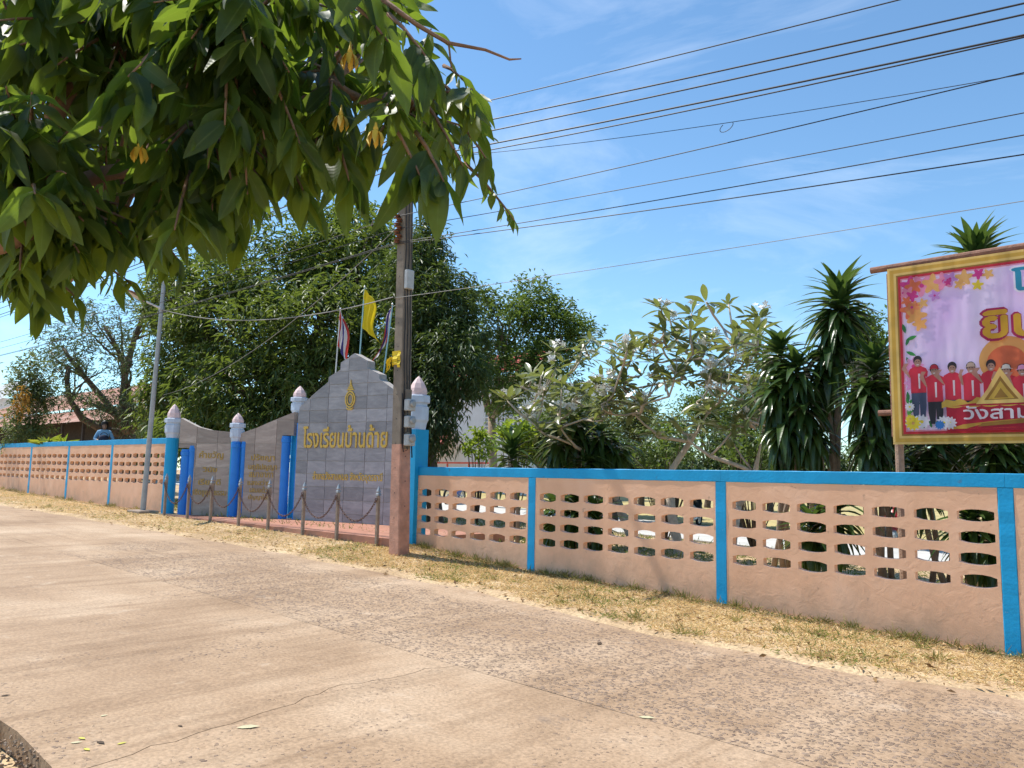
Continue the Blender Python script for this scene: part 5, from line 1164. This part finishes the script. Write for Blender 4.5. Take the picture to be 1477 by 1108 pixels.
for lb, px, mt, k in (('yellow green strap leaved plant above the left wall', 68, LM_yel, 70), ('green strap leaved plant above the left wall beside the seated person', 92, LM_shrub, 40)):
    b = np.array(base_px(px, 27)); root = thing('strap_plant', lb, 'plant', tuple(b)); c = at(px, 644, 27); MB().tube([b, c], [.05, .03], 7).build('stem', M_bark, root); D = rand_dirs(k)*np.array([1, 1, .3])+np.array([0, 0, .55]); LL = RNG.uniform(.5, .8, k); leaf_cloud('foliage', np.tile(c, (k, 1)), D, LL, LL*.11, mt, root, droop=.25)

# ------------------------------------------------------------------ roadside tree overhead
YG = dict(dark=(.020, .045, .012), light=(.055, .10, .026), trans=(.40, .57, .05), tfac=.36, rough=.46, spec=.32, rib=(.11, .15, .045))
LM_yl = leaf_mat('overhead_leaf', obj_rnd=True, **YG); LM_yl2 = leaf_mat('overhead_leaf_far', obj_rnd=False, **YG)
yl_prof = lambda t: .165*(sin(pi*min(1, max(0, t))**.92)**.8)*(1.08-.35*t)+.004
YLM = [leaf_mesh('overhead_leaf', LM_yl, yl_prof, 9, c, .3, .16, i) for i, c in enumerate((.12, .35, .22, .55, .05))]
M_ylf = simple('yellow_petal', (.62, .42, .05), .55, .15, 10)
CAN = [(-40, -40), (560, -40), (600, 20), (640, 80), (668, 110), (690, 160), (700, 215), (688, 262), (640, 290), (590, 268), (548, 240), (520, 268), (470, 285), (430, 300), (395, 292), (345, 345), (295, 352), (255, 385), (205, 385), (160, 400), (110, 420), (70, 445), (-40, 455)]
def inside(x, y, P):
    c = False
    for i in range(len(P)):
        (x1, y1), (x2, y2) = P[i-1], P[i]
        if (y1 > y) != (y2 > y) and x < (x2-x1)*(y-y1)/(y2-y1)+x1: c = not c
    return c
def overhead_tree():
    rs = np.random.default_rng(77); b = np.array([-4.4, -9.55, 0]); b[2] = zground(b[0], b[1])
    root = thing('roadside_tree', 'large leaved tree with drooping leaves and yellow flowers hanging over the road, upper left', 'tree', tuple(b)); mb = MB(); leaves = []
    fork = np.array([-3.9, -9.25, 2.0]); K = at(40, 300, 2.75)
    mb.tube([b-(0, 0, .2), b+(0.02, 0, .3), b*.45+fork*.55+(.05, 0, 0), fork], [.2, .16, .14, .12], 12)
    hubs = [K, at(300, 180, 2.9), at(480, 120, 2.9), at(180, 60, 2.8), at(150, 330, 3.3), at(580, 180, 3.0), at(20, 420, 3.6), at(330, 20, 2.6), at(380, 250, 3.1), at(-200, 100, 2.6), fork+(0, -1.2, 1.3), fork+(-1.2, -.3, 1.5), fork+(.2, .3, 1.9), fork+(-1.0, .9, 1.2)]
    par = [None, 0, 1, 0, 0, 2, 4, 3, 1, None, None, None, None, None]; rad = [.03, .026, .022, .028, .026, .016, .016, .018, .018, .03, .045, .045, .05, .04]
    for i, h in enumerate(hubs):
        a = fork if par[i] is None else hubs[par[i]]; lp = limb_path(a, h, 6, .22); mb.tube(lp, np.linspace(rad[i]*1.35 if par[i] is None else rad[i]*1.15, rad[i], len(lp)), 8)
    # pruned stub limb at the left edge with a knotty end
    k0, k1, k2, k3 = at(-70, 285, 2.5), at(20, 285, 2.45), at(62, 312, 2.42), at(70, 322, 2.40)
    mb.tube([k0, k0*.5+k1*.5, k1, k2, k3], [.042, .040, .044, .046, .02], 10); mb.tube([k2, at(45, 330, 2.42), at(10, 352, 2.44), at(-60, 372, 2.5)], [.036, .03, .026, .024], 10); mb.tube([at(25, 300, 2.43), at(40, 330, 2.40), at(52, 338, 2.40)], [.03, .026, .02], 8)
    def twig(end, start, n, L0, rr_=.006, hang=.75):
        start = np.array(start); end = np.array(end); m = start*.5+end*.5+np.array([0, 0, .06*np.linalg.norm(end-start)])
        P = [start, start*.25+m*.75, m*.4+end*.6, end]; mb.tube(P, [rr_*1.3, rr_, rr_*.7, rr_*.4], 5); d = nrm(end-start); sd = nrm(np.cross(d, [0, 0, 1])); acc = [start, P[1], P[2], end]
        for k in range(n):
            t = .25+.75*(k+.5)/n; x = t*3; i = min(2, int(x)); q = acc[i]*(1-(x-i))+acc[i+1]*(x-i); s = 1 if k % 2 else -1
            dd = nrm(d*.45+sd*s*rs.uniform(.35, .75)+np.array([0, 0, -hang*rs.uniform(.5, 1.3)])+rs.normal(0, .14, 3))
            leaves.append(frame(q, dd, rs.normal(0, .45, 3)+(0, 0, 1), L0*rs.uniform(.6, 1.28)*(.8+.2*sin(pi*t)), rs.uniform(.85, 1.15), rs.uniform(-.6, .6)))
    pts = []
    for _ in range(6000):
        if len(pts) >= 430: break
        px, py = rs.uniform(-40, 705), rs.uniform(-40, 485)
        if not inside(px, py+18, CAN) or not inside(px, py, CAN): continue
        if px > 500 and rs.random() > .42: continue
        edge = inside(px+60, py+70, CAN); d = rs.uniform(2.1, 4.3) if edge else rs.uniform(2.3, 3.3)
        pts.append(at(px, py-22, d))
    # unseen rest of the crown outside the frame; clusters added to shade visible leaves
    for _ in range(3000):
        if len(pts) >= 560: break
        q = np.array([-4.2, -8.9, 3.9])+rand_dirs(1)[0]*np.array([2.3, 1.6, 1.5])*rs.random()**.33; s = proj(q)
        if np.linalg.norm(q-EYE) < 1.6: continue
        if s[2] > .1 and -80 < s[0] < 1560 and -60 < s[1] < 1170: continue
        if q[1] > -7.5 or q[0] > -3.0: continue
        pts.append(q)
    for p in pts:
        h = min(hubs, key=lambda h_: np.linalg.norm(h_-p)); v = p-h; ln = np.linalg.norm(v); st = p-v/ln*min(ln, rs.uniform(.25, .42))+(0, 0, .04)
        if ln > .5: mb.tube([h, h*.5+st*.5+rs.normal(0, .03, 3), st], [.009, .008, .007], 5)
        twig(p, st, rs.integers(8, 12), rs.uniform(.15, .20))
    # hand placed edge sprays
    for (sx, sy, ex, ey, d, n, L0) in ((600, 130, 668, 240, 2.5, 10, .16), (560, 170, 610, 262, 2.3, 9, .20), (600, 190, 640, 262, 2.3, 8, .20), (620, 110, 690, 170, 2.7, 9, .15), (640, 150, 705, 235, 2.8, 9, .13), (480, 190, 505, 265, 2.5, 9, .19), (400, 215, 440, 280, 2.6, 9, .19), (560, 20, 620, 90, 2.3, 8, .18), (500, 0, 560, 60, 2.1, 8, .2), (300, 280, 345, 335, 3.0, 8, .18), (215, 330, 255, 372, 3.2, 8, .18), (60, 390, 110, 430, 3.2, 9, .17), (20, 395, 60, 440, 3.0, 8, .17), (670, 235, 742, 318, 3.1, 11, .10), (640, 95, 668, 115, 2.8, 5, .08), (140, 380, 190, 410, 3.3, 8, .17)):
        twig(at(ex, ey, d), at(sx, sy, d+.1), n, L0, .006, .9)
    mb.tube([at(540, -10, 2.4), at(600, 35, 2.4), at(646, 62, 2.4), at(700, 72, 2.42), at(735, 86, 2.43), at(752, 85, 2.43)], [.008, .007, .006, .0045, .0035, .002], 6); mb.tube([at(647, 62, 2.4), at(651, 98, 2.4)], [.0035, .0025], 5)
    mb.build('branches', M_bark_red, root, True); place_leaves(root, leaves, YLM, LM_yl2, 'leaf', 300)
    for (px, py, d) in ((505, 75, 2.2), (542, 186, 2.2), (492, 165, 2.4), (202, 210, 2.3)):
        c = at(px, py, d); m2 = MB()
        for k in range(6):
            a = k*1.05+.3; o = np.array([cos(a), sin(a), 0]); sd = np.array([-sin(a), cos(a), 0]); L_ = .05
            m2.add([c, c+o*.016-sd*.008+(0, 0, -.012), c+o*.024-sd*.007+(0, 0, -.035), c+o*.018+(0, 0, -L_), c+o*.026+sd*.007+(0, 0, -.033), c+o*.016+sd*.008+(0, 0, -.012)], [(0, 1, 2, 3, 4, 5)])
        m2.lathe(tuple(c), [(.002, .03), (.004, .01), (.008, 0), (.003, -.008)], 6); m2.build('yellow_flower', M_ylf, root, True)
overhead_tree()

# ------------------------------------------------------------------ grass, litter
LM_straw = leaf_mat('dry_grass', (.56, .40, .18), (.90, .72, .40), (.8, .6, .3), .3, .7, spec=.2); LM_green = leaf_mat('green_grass', (.09, .13, .025), (.24, .27, .07), (.35, .4, .08), .3, .6, spec=.2)
LM_tuft = leaf_mat('tuft_grass', (.14, .16, .04), (.55, .44, .18), (.4, .4, .12), .3, .6, spec=.2)
def blades(name, P, L, w, mat, label, flat=.5):
    n = len(P); root = None; D = rand_dirs(n); D[:, 2] = np.abs(D[:, 2])*flat+.12; dummy = bpy.data.objects.new('tmp', None); OFF['tmp'] = np.zeros(3); dummy.name = 'tmp'
    o = leaf_cloud(name, P, D, L, w, mat, dummy, droop=.1); o.parent = None; bpy.data.objects.remove(dummy); tag(o, label, 'grass', kind='stuff')
def verge_points(n, xa, xb, fn):
    X = RNG.uniform(xa, xb, n*2); t = RNG.random(n*2); Y = np.array([lerp(yfar(x)+.02, -.01, k) for x, k in zip(X, t)])
    keep = np.array([fn(x, y) for x, y in zip(X, Y)]); X, Y = X[keep][:n], Y[keep][:n]
    return np.stack([X, Y, [zground(x, y) for x, y in zip(X, Y)]], 1)
def dens(x, y): return (wob(x*1.9, y*2.7)*.5+.5+.25*RNG.normal())*(.25 if y < yfar(x)+.18 else 1) > .18 and not (-20.3 < x < -10.95 and y > -.42)
P = np.concatenate([verge_points(42000, -12, 1.5, dens), verge_points(26000, -42, -12, dens)]); k = len(P)
blades('dry_grass', P, RNG.uniform(.04, .09, k), RNG.uniform(.006, .013, k), LM_straw, 'straw coloured dry grass on the verge along the wall', .22)
P = np.concatenate([verge_points(9000, -12, 1.5, lambda x, y: wob(x*1.3+2, y*2)+.4*RNG.normal() > .55 or y > -.12), verge_points(5000, -42, -12, lambda x, y: wob(x*1.3+2, y*2)+.4*RNG.normal() > .5)]); P = P[[not (-20.3 < p[0] < -10.95 and p[1] > -.42) for p in P]]; k = len(P)
blades('green_grass', P, RNG.uniform(.05, .11, k), RNG.uniform(.006, .012, k), LM_green, 'sparse green grass tufts among the dry verge', .6)
tp = []
for _ in range(150):
    x = RNG.uniform(-11, 1.4) if RNG.random() < .7 else RNG.uniform(-42, -20.5); y_ = -.02-abs(RNG.normal(0, .07)) if RNG.random() < .75 else RNG.uniform(yfar(x)+.1, -.1); k_ = RNG.integers(8, 34)
    for _ in range(k_): a_, b_ = x+RNG.normal(0, .05), min(-.012, y_+RNG.normal(0, .035)); tp.append((a_, b_, zground(a_, b_)))
P = np.array(tp); k = len(P)
blades('grass_tufts', P, RNG.uniform(.07, .19, k), RNG.uniform(.006, .011, k), LM_tuft, 'taller grass tufts growing against the wall foot', 1.6)
n = 16000; X = RNG.uniform(-26, 2, n); Y = RNG.uniform(.3, 8.1, n); P = np.stack([X, Y, [zground(a, b) for a, b in zip(X, Y)]], 1)
blades('garden_grass', P, RNG.uniform(.08, .22, n), RNG.uniform(.012, .02, n), LM_green, 'green grass in the school garden behind the wall', 1.2)
def litter_pts(n):
    X = RNG.uniform(-24, 1, n); Y = np.array([RNG.uniform(yfar(x)-.35, -.02) for x in X]); keep = np.array([not (-20.3 < x < -10.9 and y_ > -.42) for x, y_ in zip(X, Y)]); X, Y = X[keep], Y[keep]
    return np.stack([X, Y, [max(zground(a, b_), zroad(a) if b_ < yfar(a)-.1 else -9)+.025 for a, b_ in zip(X, Y)]], 1)
LM_lit = leaf_mat('dead_leaf', (.10, .05, .025), (.36, .22, .10), (.3, .15, .05), .15, .8, spec=.2)
n = 900; X = RNG.uniform(-8, -2, n); Y = -7.93-RNG.random(n)**1.3*1.5; P = np.stack([X, Y, [zground(a, b)+.02+.02*RNG.random() for a, b in zip(X, Y)]], 1)
dm = bpy.data.objects.new('tmp', None); OFF['tmp'] = np.zeros(3); L_ = RNG.uniform(.06, .15, n); o = leaf_cloud('leaf_litter', P, rand_dirs(n)*[1, 1, .25], L_, L_*.4, LM_lit, dm, droop=.0); o.parent = None; bpy.data.objects.remove(dm); tag(o, 'brown fallen leaves and litter below the near road edge', 'litter', kind='stuff')
P = litter_pts(900); n = len(P); dm = bpy.data.objects.new('tmp', None); OFF['tmp'] = np.zeros(3); L_ = RNG.uniform(.03, .10, n); o = leaf_cloud('verge_litter', P, rand_dirs(n)*[1, 1, .2], L_, L_*.4, LM_lit, dm, droop=.0); o.parent = None; bpy.data.objects.remove(dm); tag(o, 'scattered dead leaves on the dry verge', 'litter', kind='stuff')
M_fall = [simple('fallen_pale', (.55, .5, .3), .7), simple('fallen_yellow', (.55, .5, .08), .7), simple('fallen_dark', (.07, .04, .02), .8)]
fl = [(358, 1050, .11, 0, 'long pale fallen leaf near the road crack, bottom left of centre'), (933, 1036, .09, 0, 'pale fallen leaf lying on the lane joint'), (865, 929, .10, 2, 'dark fallen leaf on the worn gravel lane'), (118, 1066, .05, 1, 'yellow fallen bud near the bottom left corner, leftmost'), (150, 1033, .04, 0, 'tiny pale fallen bud, topmost of the bottom left scatter'), (110, 1072, .05, 0, 'pale fallen bud just below the yellow one'), (145, 1072, .06, 2, 'dark dried fallen flower at bottom left'), (176, 1073, .045, 1, 'yellow fallen bud right of the dark dried flower'), (125, 1082, .05, 1, 'yellow fallen bud lowest of the bottom left scatter'), (8, 1004, .05, 2, 'dark fallen leaf by the left edge of the road'), (260, 1048, .035, 2, 'small dark fallen bud beside the road crack')]
for px, py, s, mi, lb in fl:
    r = ray(px, py); t = 5.
    for _ in range(30): q = EYE+r*t; t += (zroad(q[0])-q[2])/r[2]*.8
    q = EYE+r*t; a = random.uniform(0, 3); c_, s_ = cos(a), sin(a); pts = [(0, 0, .004), (.25, .16, .012), (.6, .2, .016), (1, 0, .01), (.6, -.16, .006), (.25, -.15, .005)]
    V = [(q[0]+s*1.3*((x-.5)*c_-y*s_), q[1]+s*1.3*((x-.5)*s_+y*c_), zroad(q[0])+.003+z*s*5) for x, y, z in pts]+[(q[0]+s*1.3*(.05*c_), q[1]+s*1.3*.05*s_, zroad(q[0])+.004)]
    tag(obj('fallen_leaf', V, [(i, (i+1) % 6, 6) for i in range(6)], M_fall[mi], base=tuple(q)), lb, 'leaf', 'fallen leaves on the road')
# ------------------------------------------------------------------ buildings
def roof_mat(name, c1, c2):
    m, nt, N, L, p, out = new_mat(name); tc = N('ShaderNodeTexCoord'); n = N('ShaderNodeTexNoise'); n.inputs['Scale'].default_value = 1.1; n.inputs['Detail'].default_value = 8; L(tc.outputs['Object'], n.inputs['Vector'])
    r = ramp(N, [(.3, c1), (.7, c2)]); L(n.outputs['Fac'], r.inputs[0]); L(r.outputs[0], p.inputs['Base Color']); p.inputs['Roughness'].default_value = .9; p.inputs['Specular IOR Level'].default_value = .1; return m
M_rustroof = roof_mat('rusty_roof', (.30, .13, .085), (.52, .33, .26)); M_tin = roof_mat('tin_roof', (.45, .45, .45), (.62, .62, .62))
def corrugated(root, name, a, b, c, mat, n=60, parts=6):
    """sheet roof: a-b eave, a-c up the slope, split in sheets"""
    a, b, c = map(np.array, (a, b, c)); e = b-a; s = c-a; nn = nrm(np.cross(e, s)); nn = nn if nn[2] > 0 else -nn
    for k in range(parts):
        V = []; m = n//parts
        for i in range(m*2+1):
            t = (k+i/(m*2))/parts; h = nn*(.03*sin(pi*i)+(.015 if i % 2 else -.015)+.004*k % .012); V += [a+e*t+h, a+e*t+s+h]
        obj(name, V, [(2*i, 2*i+2, 2*i+3, 2*i+1) for i in range(m*2)], mat, root)
def house():
    # long low house parallel to the wall, far left
    y0, y1 = 9.0, 15.0; A = on_y(165, 606, y0); x1 = float(A[0])+3; x0 = x1-36
    ze = float(on_y(100, 612, y0)[2]); zr = ze+2.5; zg = zroad(x1); root = thing('house', 'low house with rusty corrugated roof and dark open front, far left', 'house', (x1, y0, zg))
    corrugated(root, 'roof_sheet', (x0, y0-.8, ze), (x1, y0-.8, ze), (x0, y0+1.4, ze+1.0), M_rustroof, 120, 10)
    corrugated(root, 'roof_sheet', (x0, y0+1.3, ze+1.15), (x1, y0+1.3, ze+1.15), (x0, y1, ze+3.3), M_rustroof, 120, 10)
    MB().box(((x0+x1)/2, y0+1.9, (zg+ze+1.1)/2), (x1-x0-.5, .2, ze-zg+1.1)).build('back_wall', M_dark, root)
    for x in np.arange(x0+1, x1, 3.2): MB().box((x, y0-.4, (zg+ze)/2), (.14, .14, ze-zg-.05)).build('timber_post', M_dark, root)
    MB().box(((x0+x1)/2, y0-.4, zg+1.6), (x1-x0-1, .08, .14)).build('rail', M_dark, root)
    # gable of the neighbouring house at the frame edge
    r2 = thing('house', 'tin roofed house gable at the left edge of the picture', 'house', (x0+2, 18, zg)); q = on_y(0, 560, 17)
    gx = float(q[0]); gz = float(q[2])
    corrugated(r2, 'roof_sheet', (gx-9, 16, gz-1.6), (gx+2.5, 16, gz-1.6), (gx-9, 20, gz+1.3), M_tin, 50, 4); MB().box((gx-3, 18, (zg+gz)/2-.5), (9, 4, gz-zg-1.2)).build('wall', M_white, r2)
house()
def school():
    y0 = 22.0; A = on_y(640, 600, y0); B = on_y(775, 600, y0); x0, x1 = float(A[0])-1, float(B[0])-1.2; zg = zroad(x0); zt = float(on_y(700, 545, y0)[2]); root = thing('school_building', 'white school building with red trim glimpsed between the trees', 'building', (x0, y0, zg))
    MB().box(((x0+x1)/2, y0+4, (zg+zt)/2-.2), (x1-x0, 8, zt-zg+.4)).build('wall', M_white, root)
    a = on_y(660, 640, y0); MB().prism([(x0-1.5, y0-1.6, a[2]), (float(a[0])+.5, y0-1.6, a[2]), (float(a[0])-.6, y0-.02, a[2]+.9), (x0-1.5, y0-.02, a[2]+.9)], [(x0-1.5, y0-1.6, a[2]-.12), (float(a[0])+.5, y0-1.6, a[2]-.12), (float(a[0])-.6, y0-.02, a[2]+.7), (x0-1.5, y0-.02, a[2]+.7)]).build('awning', M_redroof, root)
    # pierced ventilation screens
    for px in (712, 735):
        c = on_y(px, 605, y0-.1); sc = thing if False else None; scr = MB().box((c[0], y0-.05, c[2]), (1.5, .06, 1.3)).build('vent_screen', M_grey, root)
        for i in range(5): MB().box((c[0]-.62+.31*i, y0-.12, c[2]), (.07, .08, 1.3)).build('screen_bar', M_white, scr)
        for j in range(6): MB().box((c[0], y0-.125, c[2]-.6+.24*j), (1.5, .08, .06)).build('screen_bar', M_white, scr)
    for x in np.arange(x0+8, x1-1, 3.0):
        w = MB().box((x, y0-.03, zg+2.0), (1.6, .06, 1.3)).build('window', M_black, root)
        for i in range(3): MB().box((x-.8+.8*i, y0-.08, zg+2.0), (.07, .06, 1.36)).build('frame_bar', M_white, w)
    c = on_y(700, 668, y0-2); 
    MB().box(((x0+x1)/2, y0-2, c[2]), (x1-x0, .08, .09)).build('railing', M_redroof, root)
    for x in np.arange(x0+.3, x1, 1.6): MB().box((x, y0-2, (zg+c[2])/2), (.07, .07, c[2]-zg-.1)).build('railing_post', M_redroof, root)
    corrugated(root, 'roof_sheet', (x0-1, y0-1.2, zt), (x1+1, y0-1.2, zt), (x0-1, y0+4, zt+2), M_redroof, 60, 5)
school()

# ------------------------------------------------------------------ motorbikes parked in the yard, seen through the openings
def motorbike(label, x, y, rz, col, first=None):
    z = zroad(x)+.03; R_ = Matrix.Rotation(rz, 4, 'Z'); root = thing('motorbike', label, 'motorbike', (x, y, z), 'motorbikes parked in the school yard')
    def w(p): q = R_ @ Vector(p); return np.array([q.x+x, q.y+y, q.z+z])
    for k, cx in enumerate((-.62, .62)):
        ty = MB().tube([w((cx+.27*cos(a), 0, .28+.27*sin(a))) for a in np.linspace(0, 2*pi, 21)], .045, 8, cap=False).build('wheel', M_tyre, root, True)
        MB().tube([w((cx+.21*cos(a), 0, .28+.21*sin(a))) for a in np.linspace(0, 2*pi, 17)], .018, 6, cap=False).build('rim', M_silver, ty)
        sp = MB()
        for j in range(6): a = j*pi/6; sp.tube([w((cx+.2*cos(a), 0, .28+.2*sin(a))), w((cx-.2*cos(a), 0, .28-.2*sin(a)))], .008, 4)
        sp.tube([w((cx, -.06, .28)), w((cx, .06, .28))], .04, 8); sp.build('spokes', M_silver, ty)
    def loft(name, secs, mat):
        V = []; 
        for cx, cz, hw, hh in secs:
            for a in range(10): t = 2*pi*a/10; V.append(w((cx, hw*cos(t), cz+hh*sin(t))))
        n = 10; m = len(secs); Fc = [(i*n+k, i*n+(k+1) % n, i*n+n+(k+1) % n, i*n+n+k) for i in range(m-1) for k in range(n)]+[tuple(range(n-1, -1, -1)), tuple((m-1)*n+k for k in range(n))]
        return obj(name, V, Fc, mat, root, True)
    loft('body', [(-.85, .72, .05, .05), (-.6, .66, .12, .12), (-.25, .55, .14, .14), (.05, .42, .13, .12), (.28, .45, .15, .2), (.42, .68, .17, .22), (.5, .85, .1, .1)], col)
    loft('seat', [(-.72, .8, .08, .03), (-.5, .82, .13, .05), (-.15, .78, .13, .06), (.08, .74, .08, .04)], M_black)
    loft('engine', [(-.25, .3, .1, .08), (-.05, .3, .14, .13), (.15, .33, .1, .09)], M_galv)
    loft('front_fender', [(.35, .5, .05, .04), (.55, .6, .07, .04), (.75, .58, .07, .04), (.92, .45, .05, .03)], col)
    loft('headlight', [(.5, .98, .06, .05), (.6, .98, .09, .075), (.63, .97, .05, .05)], M_silver)
    for s in (-.07, .07): MB().tube([w((.62, s, .28)), w((.5, s, .7)), w((.45, s*.6, .95))], .022, 7).build('fork', M_galv, root)
    MB().tube([w((.36, -.34, 1.02)), w((.42, -.2, 1.02)), w((.46, 0, .98)), w((.42, .2, 1.02)), w((.36, .34, 1.02))], .016, 7).build('handlebar', M_black, root)
    MB().tube([w((-.05, -.12, .26)), w((-.5, -.16, .24)), w((-.85, -.16, .34))], [.03, .04, .045], 8).build('exhaust', M_silver, root)
    MB().tube([w((-.1, .08, .3)), w((-.12, .22, 0.01))], .014, 6).build('kickstand', M_galv, root)
M_mp = simple('paint_purple', (.10, .05, .22), .3); M_mb = simple('paint_blue', (.03, .1, .42), .3); M_mr = simple('paint_red', (.4, .03, .04), .3); M_mk = simple('paint_black', (.02, .02, .02), .3)
for lb, px, mt, rz in (('purple motorbike glimpsed through the top openings of the third bay', 1152, M_mp, 1.9), ('blue motorbike glimpsed through the third bay, right of the purple one', 1185, M_mb, 2.1), ('red motorbike glimpsed through the third bay, near the banner upright', 1285, M_mr, 1.7), ('dark motorbike glimpsed through the second bay, left of its right post', 1000, M_mk, 1.8), ('blue motorbike glimpsed through the first bay beside the gate column', 655, M_mb, 1.9)):
    q = on_y(px, 740, 12.4); motorbike(lb, float(q[0]), 12.4, rz, mt)

# ------------------------------------------------------------------ person behind the left wall
def person():
    d = 26.0; s = at(148, 652, d); x, y = s[0], s[1]; zs = at(148, 613, d)[2]-.75; g = zroad(x)
    # a low stool or ledge carries the seated figure
    root = thing('person', 'person in pale blue top sitting behind the left wall holding a dark bag', 'person', (x, y, zs-.45))
    fx = nrm(np.array([EYE[0]-x, EYE[1]-y])); sx = np.array([-fx[1], fx[0]])
    def w(a, b, c): return (x+sx[0]*a+fx[0]*b, y+sx[1]*a+fx[1]*b, zs+c)
    J = {'pel': ((0, 0, .08), .15), 'wst': ((0, .02, .28), .125), 'chs': ((0, .02, .46), .15), 'nck': ((0, .03, .60), .055), 'hd1': ((0, .05, .70), .085), 'hd2': ((0, .055, .80), .085),
         'shl': ((-.17, .02, .52), .065), 'ell': ((-.27, .06, .27), .05), 'wrl': ((-.10, .26, .22), .036), 'hal': ((-.04, .31, .22), .04),
         'shr': ((.17, .02, .52), .065), 'elr': ((.29, .06, .27), .05), 'wrr': ((.12, .26, .20), .036), 'har': ((.05, .31, .20), .04),
         'hpl': ((-.10, .05, .06), .105), 'knl': ((-.15, .46, .10), .075), 'anl': ((-.14, .48, -.33), .05), 'tol': ((-.14, .62, -.39), .04),
         'hpr': ((.10, .05, .06), .105), 'knr': ((.15, .46, .10), .075), 'anr': ((.14, .48, -.33), .05), 'tor': ((.14, .62, -.39), .04)}
    E = [('pel', 'wst'), ('wst', 'chs'), ('chs', 'nck'), ('nck', 'hd1'), ('hd1', 'hd2'), ('chs', 'shl'), ('shl', 'ell'), ('ell', 'wrl'), ('wrl', 'hal'), ('chs', 'shr'), ('shr', 'elr'), ('elr', 'wrr'), ('wrr', 'har'), ('pel', 'hpl'), ('hpl', 'knl'), ('knl', 'anl'), ('anl', 'tol'), ('pel', 'hpr'), ('hpr', 'knr'), ('knr', 'anr'), ('anr', 'tor')]
    names = list(J); me = bpy.data.meshes.new('body'); off = OFF[root.name]
    me.from_pydata([tuple(np.array(w(*J[n][0]))-off) for n in names], [(names.index(a), names.index(b)) for a, b in E], [])
    o = link_mesh('body', me, M_skin, root); sk = o.modifiers.new('skin', 'SKIN'); o.modifiers.new('sub', 'SUBSURF').render_levels = 2
    for i, n in enumerate(names): me.skin_vertices[0].data[i].radius = (J[n][1], J[n][1]); me.skin_vertices[0].data[i].use_root = (n == 'pel')
    o.modifiers['sub'].levels = 2; bpy.context.view_layer.update(); dg = bpy.context.evaluated_depsgraph_get(); m2 = bpy.data.meshes.new_from_object(o.evaluated_get(dg)); o.modifiers.clear(); o.data = m2
    if not len(m2.materials): m2.materials.append(M_skin)
    for m_ in (M_cloth_blue, M_cloth_dark): m2.materials.append(m_)
    for p in m2.polygons:
        c = np.array(p.center)+off; l = np.array([(c[0]-x)*sx[0]+(c[1]-y)*sx[1], (c[0]-x)*fx[0]+(c[1]-y)*fx[1], c[2]-zs]); p.use_smooth = True
        if l[2] < .17 and not (l[1] > .2 and l[2] > .13 and abs(l[0]) < .12): p.material_index = 2
        elif l[2] < .60 and l[1] < .17: p.material_index = 1
    hv = MB(); 
    for i in range(9):
        for k in range(14):
            pass
    V = []; n = 14
    for j, (zz, r) in enumerate(((.60, .10), (.66, .112), (.74, .118), (.82, .11), (.88, .07), (.905, .01))):
        for k in range(n):
            a = 2*pi*k/n; fr = cos(a); rad = r*(1 if fr < .35 or zz > .79 else .78); V.append(w(rad*sin(a), .045+rad*fr*(.95 if zz > .79 or fr < .35 else .55), zz))
    obj('hair', V, [(i*n+k, i*n+(k+1) % n, i*n+n+(k+1) % n, i*n+n+k) for i in range(5) for k in range(n)], M_hair, root, True)
    for e in (-.032, .032): MB().lathe(w(e, .135, .745), [(.002, -.006), (.010, 0), (.002, .006)], 8).build('eye', M_hair, root)
    MB().lathe(w(0, .142, .715), [(.008, -.012), (.014, 0), (.005, .03)], 6).build('nose', M_skin, root); MB().box(w(0, .136, .682), (.04, .02, .01)).build('mouth', M_pink, root)
    bag = thing('bag', 'dark blue bag held on the lap of the seated person', 'bag', w(0, .36, .12)); c = np.array(w(0, .37, .27)); mb = MB()
    V = []
    for j in range(7):
        ph = pi*j/6
        for k in range(12): th = 2*pi*k/12; V.append(c+np.array([sx[0], sx[1], 0])*.16*sin(ph)**.7*cos(th)+np.array([fx[0], fx[1], 0])*.09*sin(ph)**.7*sin(th)+np.array([0, 0, .15*cos(ph)]))
    obj('bag_body', V, [(i*12+k, i*12+12+k, i*12+12+(k+1) % 12, i*12+(k+1) % 12) for i in range(6) for k in range(12)], M_cloth_dark, bag, True)
    MB().tube([c+np.array([sx[0]*.1*cos(t), sx[1]*.1*cos(t), .13+.09*sin(t)]) for t in np.linspace(0, pi, 9)], .012, 6).build('strap', M_cloth_dark, bag)
    st = thing('bench', 'dark timber bench under the seated person, mostly hidden by the left wall', 'bench', (x, y, g))
    MB().box((x, y, zs-.02), (1.4, .4, .06), rz=atan2(sx[1], sx[0])).build('seat', M_dark, st)
    for a in (-.6, .6):
        for b in (-.14, .14): q = w(a, b, 0); MB().box((q[0], q[1], (zs-.05+g)/2), (.07, .07, zs-.05-g)).build('leg', M_dark, st)
person()
